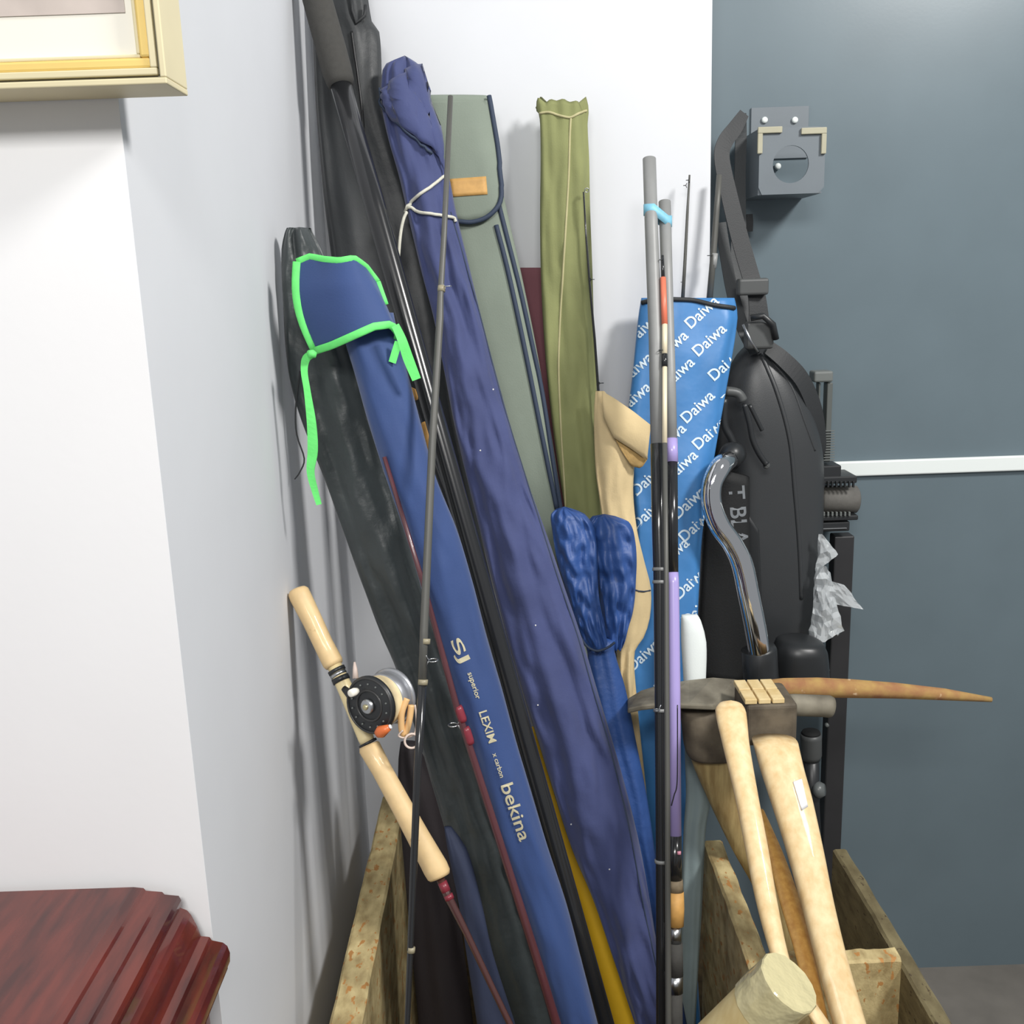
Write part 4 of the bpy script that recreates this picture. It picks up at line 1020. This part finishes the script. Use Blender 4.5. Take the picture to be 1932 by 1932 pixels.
mk('drum', *g_loft([(1204, 1478, 1534, .03), (1212, 1466, 1552, .045), (1240, 1458, 1560, .05), (1300, 1458, 1562, .05)], lambda y: 1.785, 36, sq=2.4, back=1), blackp, sd)
mk('hose_end', *g_ring(P(1462, 1262, 1.775), (.6, -1, 0), .016, .006, 20, 8), blackp, sd)
pz0 = P(1580, 1700, 1.985)
mk('post', *g_box((P(1561, 1300, 1.985).x, 1.975, 0.0), (P(1597, 1300, 1.985).x, 2.01, P(1578, 1010, 1.985).z), .003), mat('black_post_paint', S(44, 44, 46), .5, var=.1), sd, smooth=False)
cpb = P(1530, 1400, 1.93)
mk('cup_ring', *g_tube([P(1530, 1384, 1.93), P(1530, 1392, 1.93), P(1530, 1424, 1.93), P(1530, 1432, 1.93)], [.021, .022, .022, .019], 24), mat('charcoal_plastic', S(78, 80, 80), .45), sd)
mk('cup_shade_disc', *g_tube([P(1530, 1380, 1.93), P(1530, 1385, 1.93)], [.018, .020], 24), mat('deep_black', S(16, 17, 18), .8), sd)  # solid disc: shade inside the cup painted as black
mk('cup_tube', *imgtube([(1530, 1432, 15, 1.93), (1532, 1520, 14, 1.93), (1538, 1600, 12, 1.935), (1542, 1680, 12, 1.94)], None, 18), blackp, sd)
mk('knob', *g_tube([P(1540, 1490, 1.92), P(1546, 1490, 1.915), P(1556, 1490, 1.91)], [.016, .018, .012], 18), mat('grey_knob', S(96, 100, 100), .35), sd)
for (x, y) in ((1561, 1264), (1578, 1648), (1560, 1368)):
    c = P(x, y, 1.972); mk('rivet', *g_tube([c + Vector((0, .004, 0)), c + Vector((0, -.003, 0)), c + Vector((0, -.004, 0))], [.0042, .0042, .002], 10), whitetrim if y > 1600 else greyp, sd)
# grey toothed rack
rk = thing('ratchet_bar', 'grey plastic toothed bar hooked over the pack beside the white door rail', 'bracket', P(1558, 880, 2.0))
bx('cap', 1536, 700, 1573, 722, 1.975, 2.012, greyp, .004, rk)
bx('bar', 1556, 722, 1572, 872, 1.982, 2.008, mat('mid_grey_plastic', S(88, 92, 90), .5), .002, rk)
bx('bar', 1540, 722, 1549, 872, 1.984, 2.004, mat('mid_grey_plastic', S(88, 92, 90), .5), .002, rk)
for i in range(12):
    y = 812 + i * 5
    bx('tooth', 1554, y, 1575, y + 2.6, 1.978, 1.983, greyp, .0005, rk)
# roller bracket
rb = thing('roller_clamp', 'black toothed clamp with a grey foam roller below the white door rail', 'clamp', P(1585, 1005, 1.99))
bx('upper_jaw', 1550, 878, 1588, 902, 1.965, 2.02, blackp, .003, rb)
bx('clamp_plate', 1548, 898, 1618, 914, 1.955, 2.03, blackp, .003, rb)
bx('clamp_plate', 1548, 972, 1620, 984, 1.955, 2.03, blackp, .003, rb)
bx('lower_block', 1550, 984, 1604, 1004, 1.96, 2.02, blackp, .003, rb)
bx('steel_strip', 1552, 996, 1598, 999, 1.957, 1.96, steel, .0004, rb)
mk('foam_roller', *g_tube([P(1546, 942, 1.99), P(1549, 942, 1.99), P(1614, 942, 1.99), P(1617, 942, 1.99)], [.024, .028, .028, .024], 24), mat('grey_foam', S(92, 90, 86), .7, var=.1, vscale=90, bump=.5), rb)
for i in range(8):
    x = 1553 + i * 8
    bx('tooth', x, 908, x + 4, 920, 1.950, 1.956, blackp, .0008, rb)
    if i < 7: bx('tooth', x, 966, x + 4, 974, 1.950, 1.956, greyp, .0008, rb)

# clear polythene bag
random.seed(3)
pbt = thing('plastic_bag', 'crumpled clear polythene bag of small parts hanging on the black post', 'plastic bag', P(1565, 1210, 1.94))
def crumple(name, top, bot, Y, amp, n=9, m=10, sd_=0.0):
    def fn(px, py, s, t):
        q = nz(px * .06 + sd_, py * .06) + .6 * nz(px * .13, py * .13 + sd_)
        return P(px + 5 * nz(px * .1, py * .05, sd_), py, Y - amp * q - amp * 1.2 * math.sin(math.pi * s))
    return mk(name, *g_patch(top, bot, fn, n, m, .0012), clearf, pbt, smooth=False)
crumple('twisted_neck', [(1545, 1008), (1552, 1008), (1562, 1020)], [(1540, 1074), (1556, 1068), (1580, 1046)], 1.86, .008, 7, 7, 1)
crumple('pouch', [(1540, 1070), (1556, 1068), (1566, 1080)], [(1528, 1200), (1552, 1214), (1590, 1190)], 1.855, .014, 9, 12, 2)
crumple('pouch_back', [(1540, 1072), (1556, 1070), (1566, 1082)], [(1530, 1198), (1552, 1210), (1588, 1188)], 1.865, -.003, 9, 10, 5)
crumple('tail', [(1566, 1096), (1594, 1104)], [(1574, 1140), (1630, 1150)], 1.86, .006, 6, 6, 3)
for i in range(9):
    c = P(1540 + random.random() * 44, 1168 + random.random() * 32, 1.86)
    a = Vector((random.random() - .5, random.random() - .5, random.random() - .5)).normalized()
    mk('small_part', *g_tube([c - a * .005, c + a * .005], [.0022, .0022], 8), steel if i % 2 else mat('brass_part', S(190, 170, 110), .35, metal=.9), pbt)
# cork butts glimpsed behind the blue bag
t = thing('fishing_rod', 'tan cork rod butt glimpsed between blue bag and black pole', 'fishing rod', P(1060, 2050, 1.45))
Yk_ = yline(735, 1.60, 1932, 1.42)
mk('cork_grip', *imgtube([(772, 734, 6), (775, 738, 10), (779, 750, 10), (781, 756, 8)], Yk_, 14), corkd, t)
mk('cork_grip', *imgtube([(800, 796, 6), (802, 802, 9), (808, 836, 9), (812, 856, 6)], Yk_, 14), corkd, t)
mk('blank', *imgtube([(772, 734, 5), (810, 850, 5), (900, 1100, 5), (1000, 1450, 6), (1090, 1800, 6), (1130, 1932, 6), (1180, 2100, 6)], Yk_, 10), carbon, t)
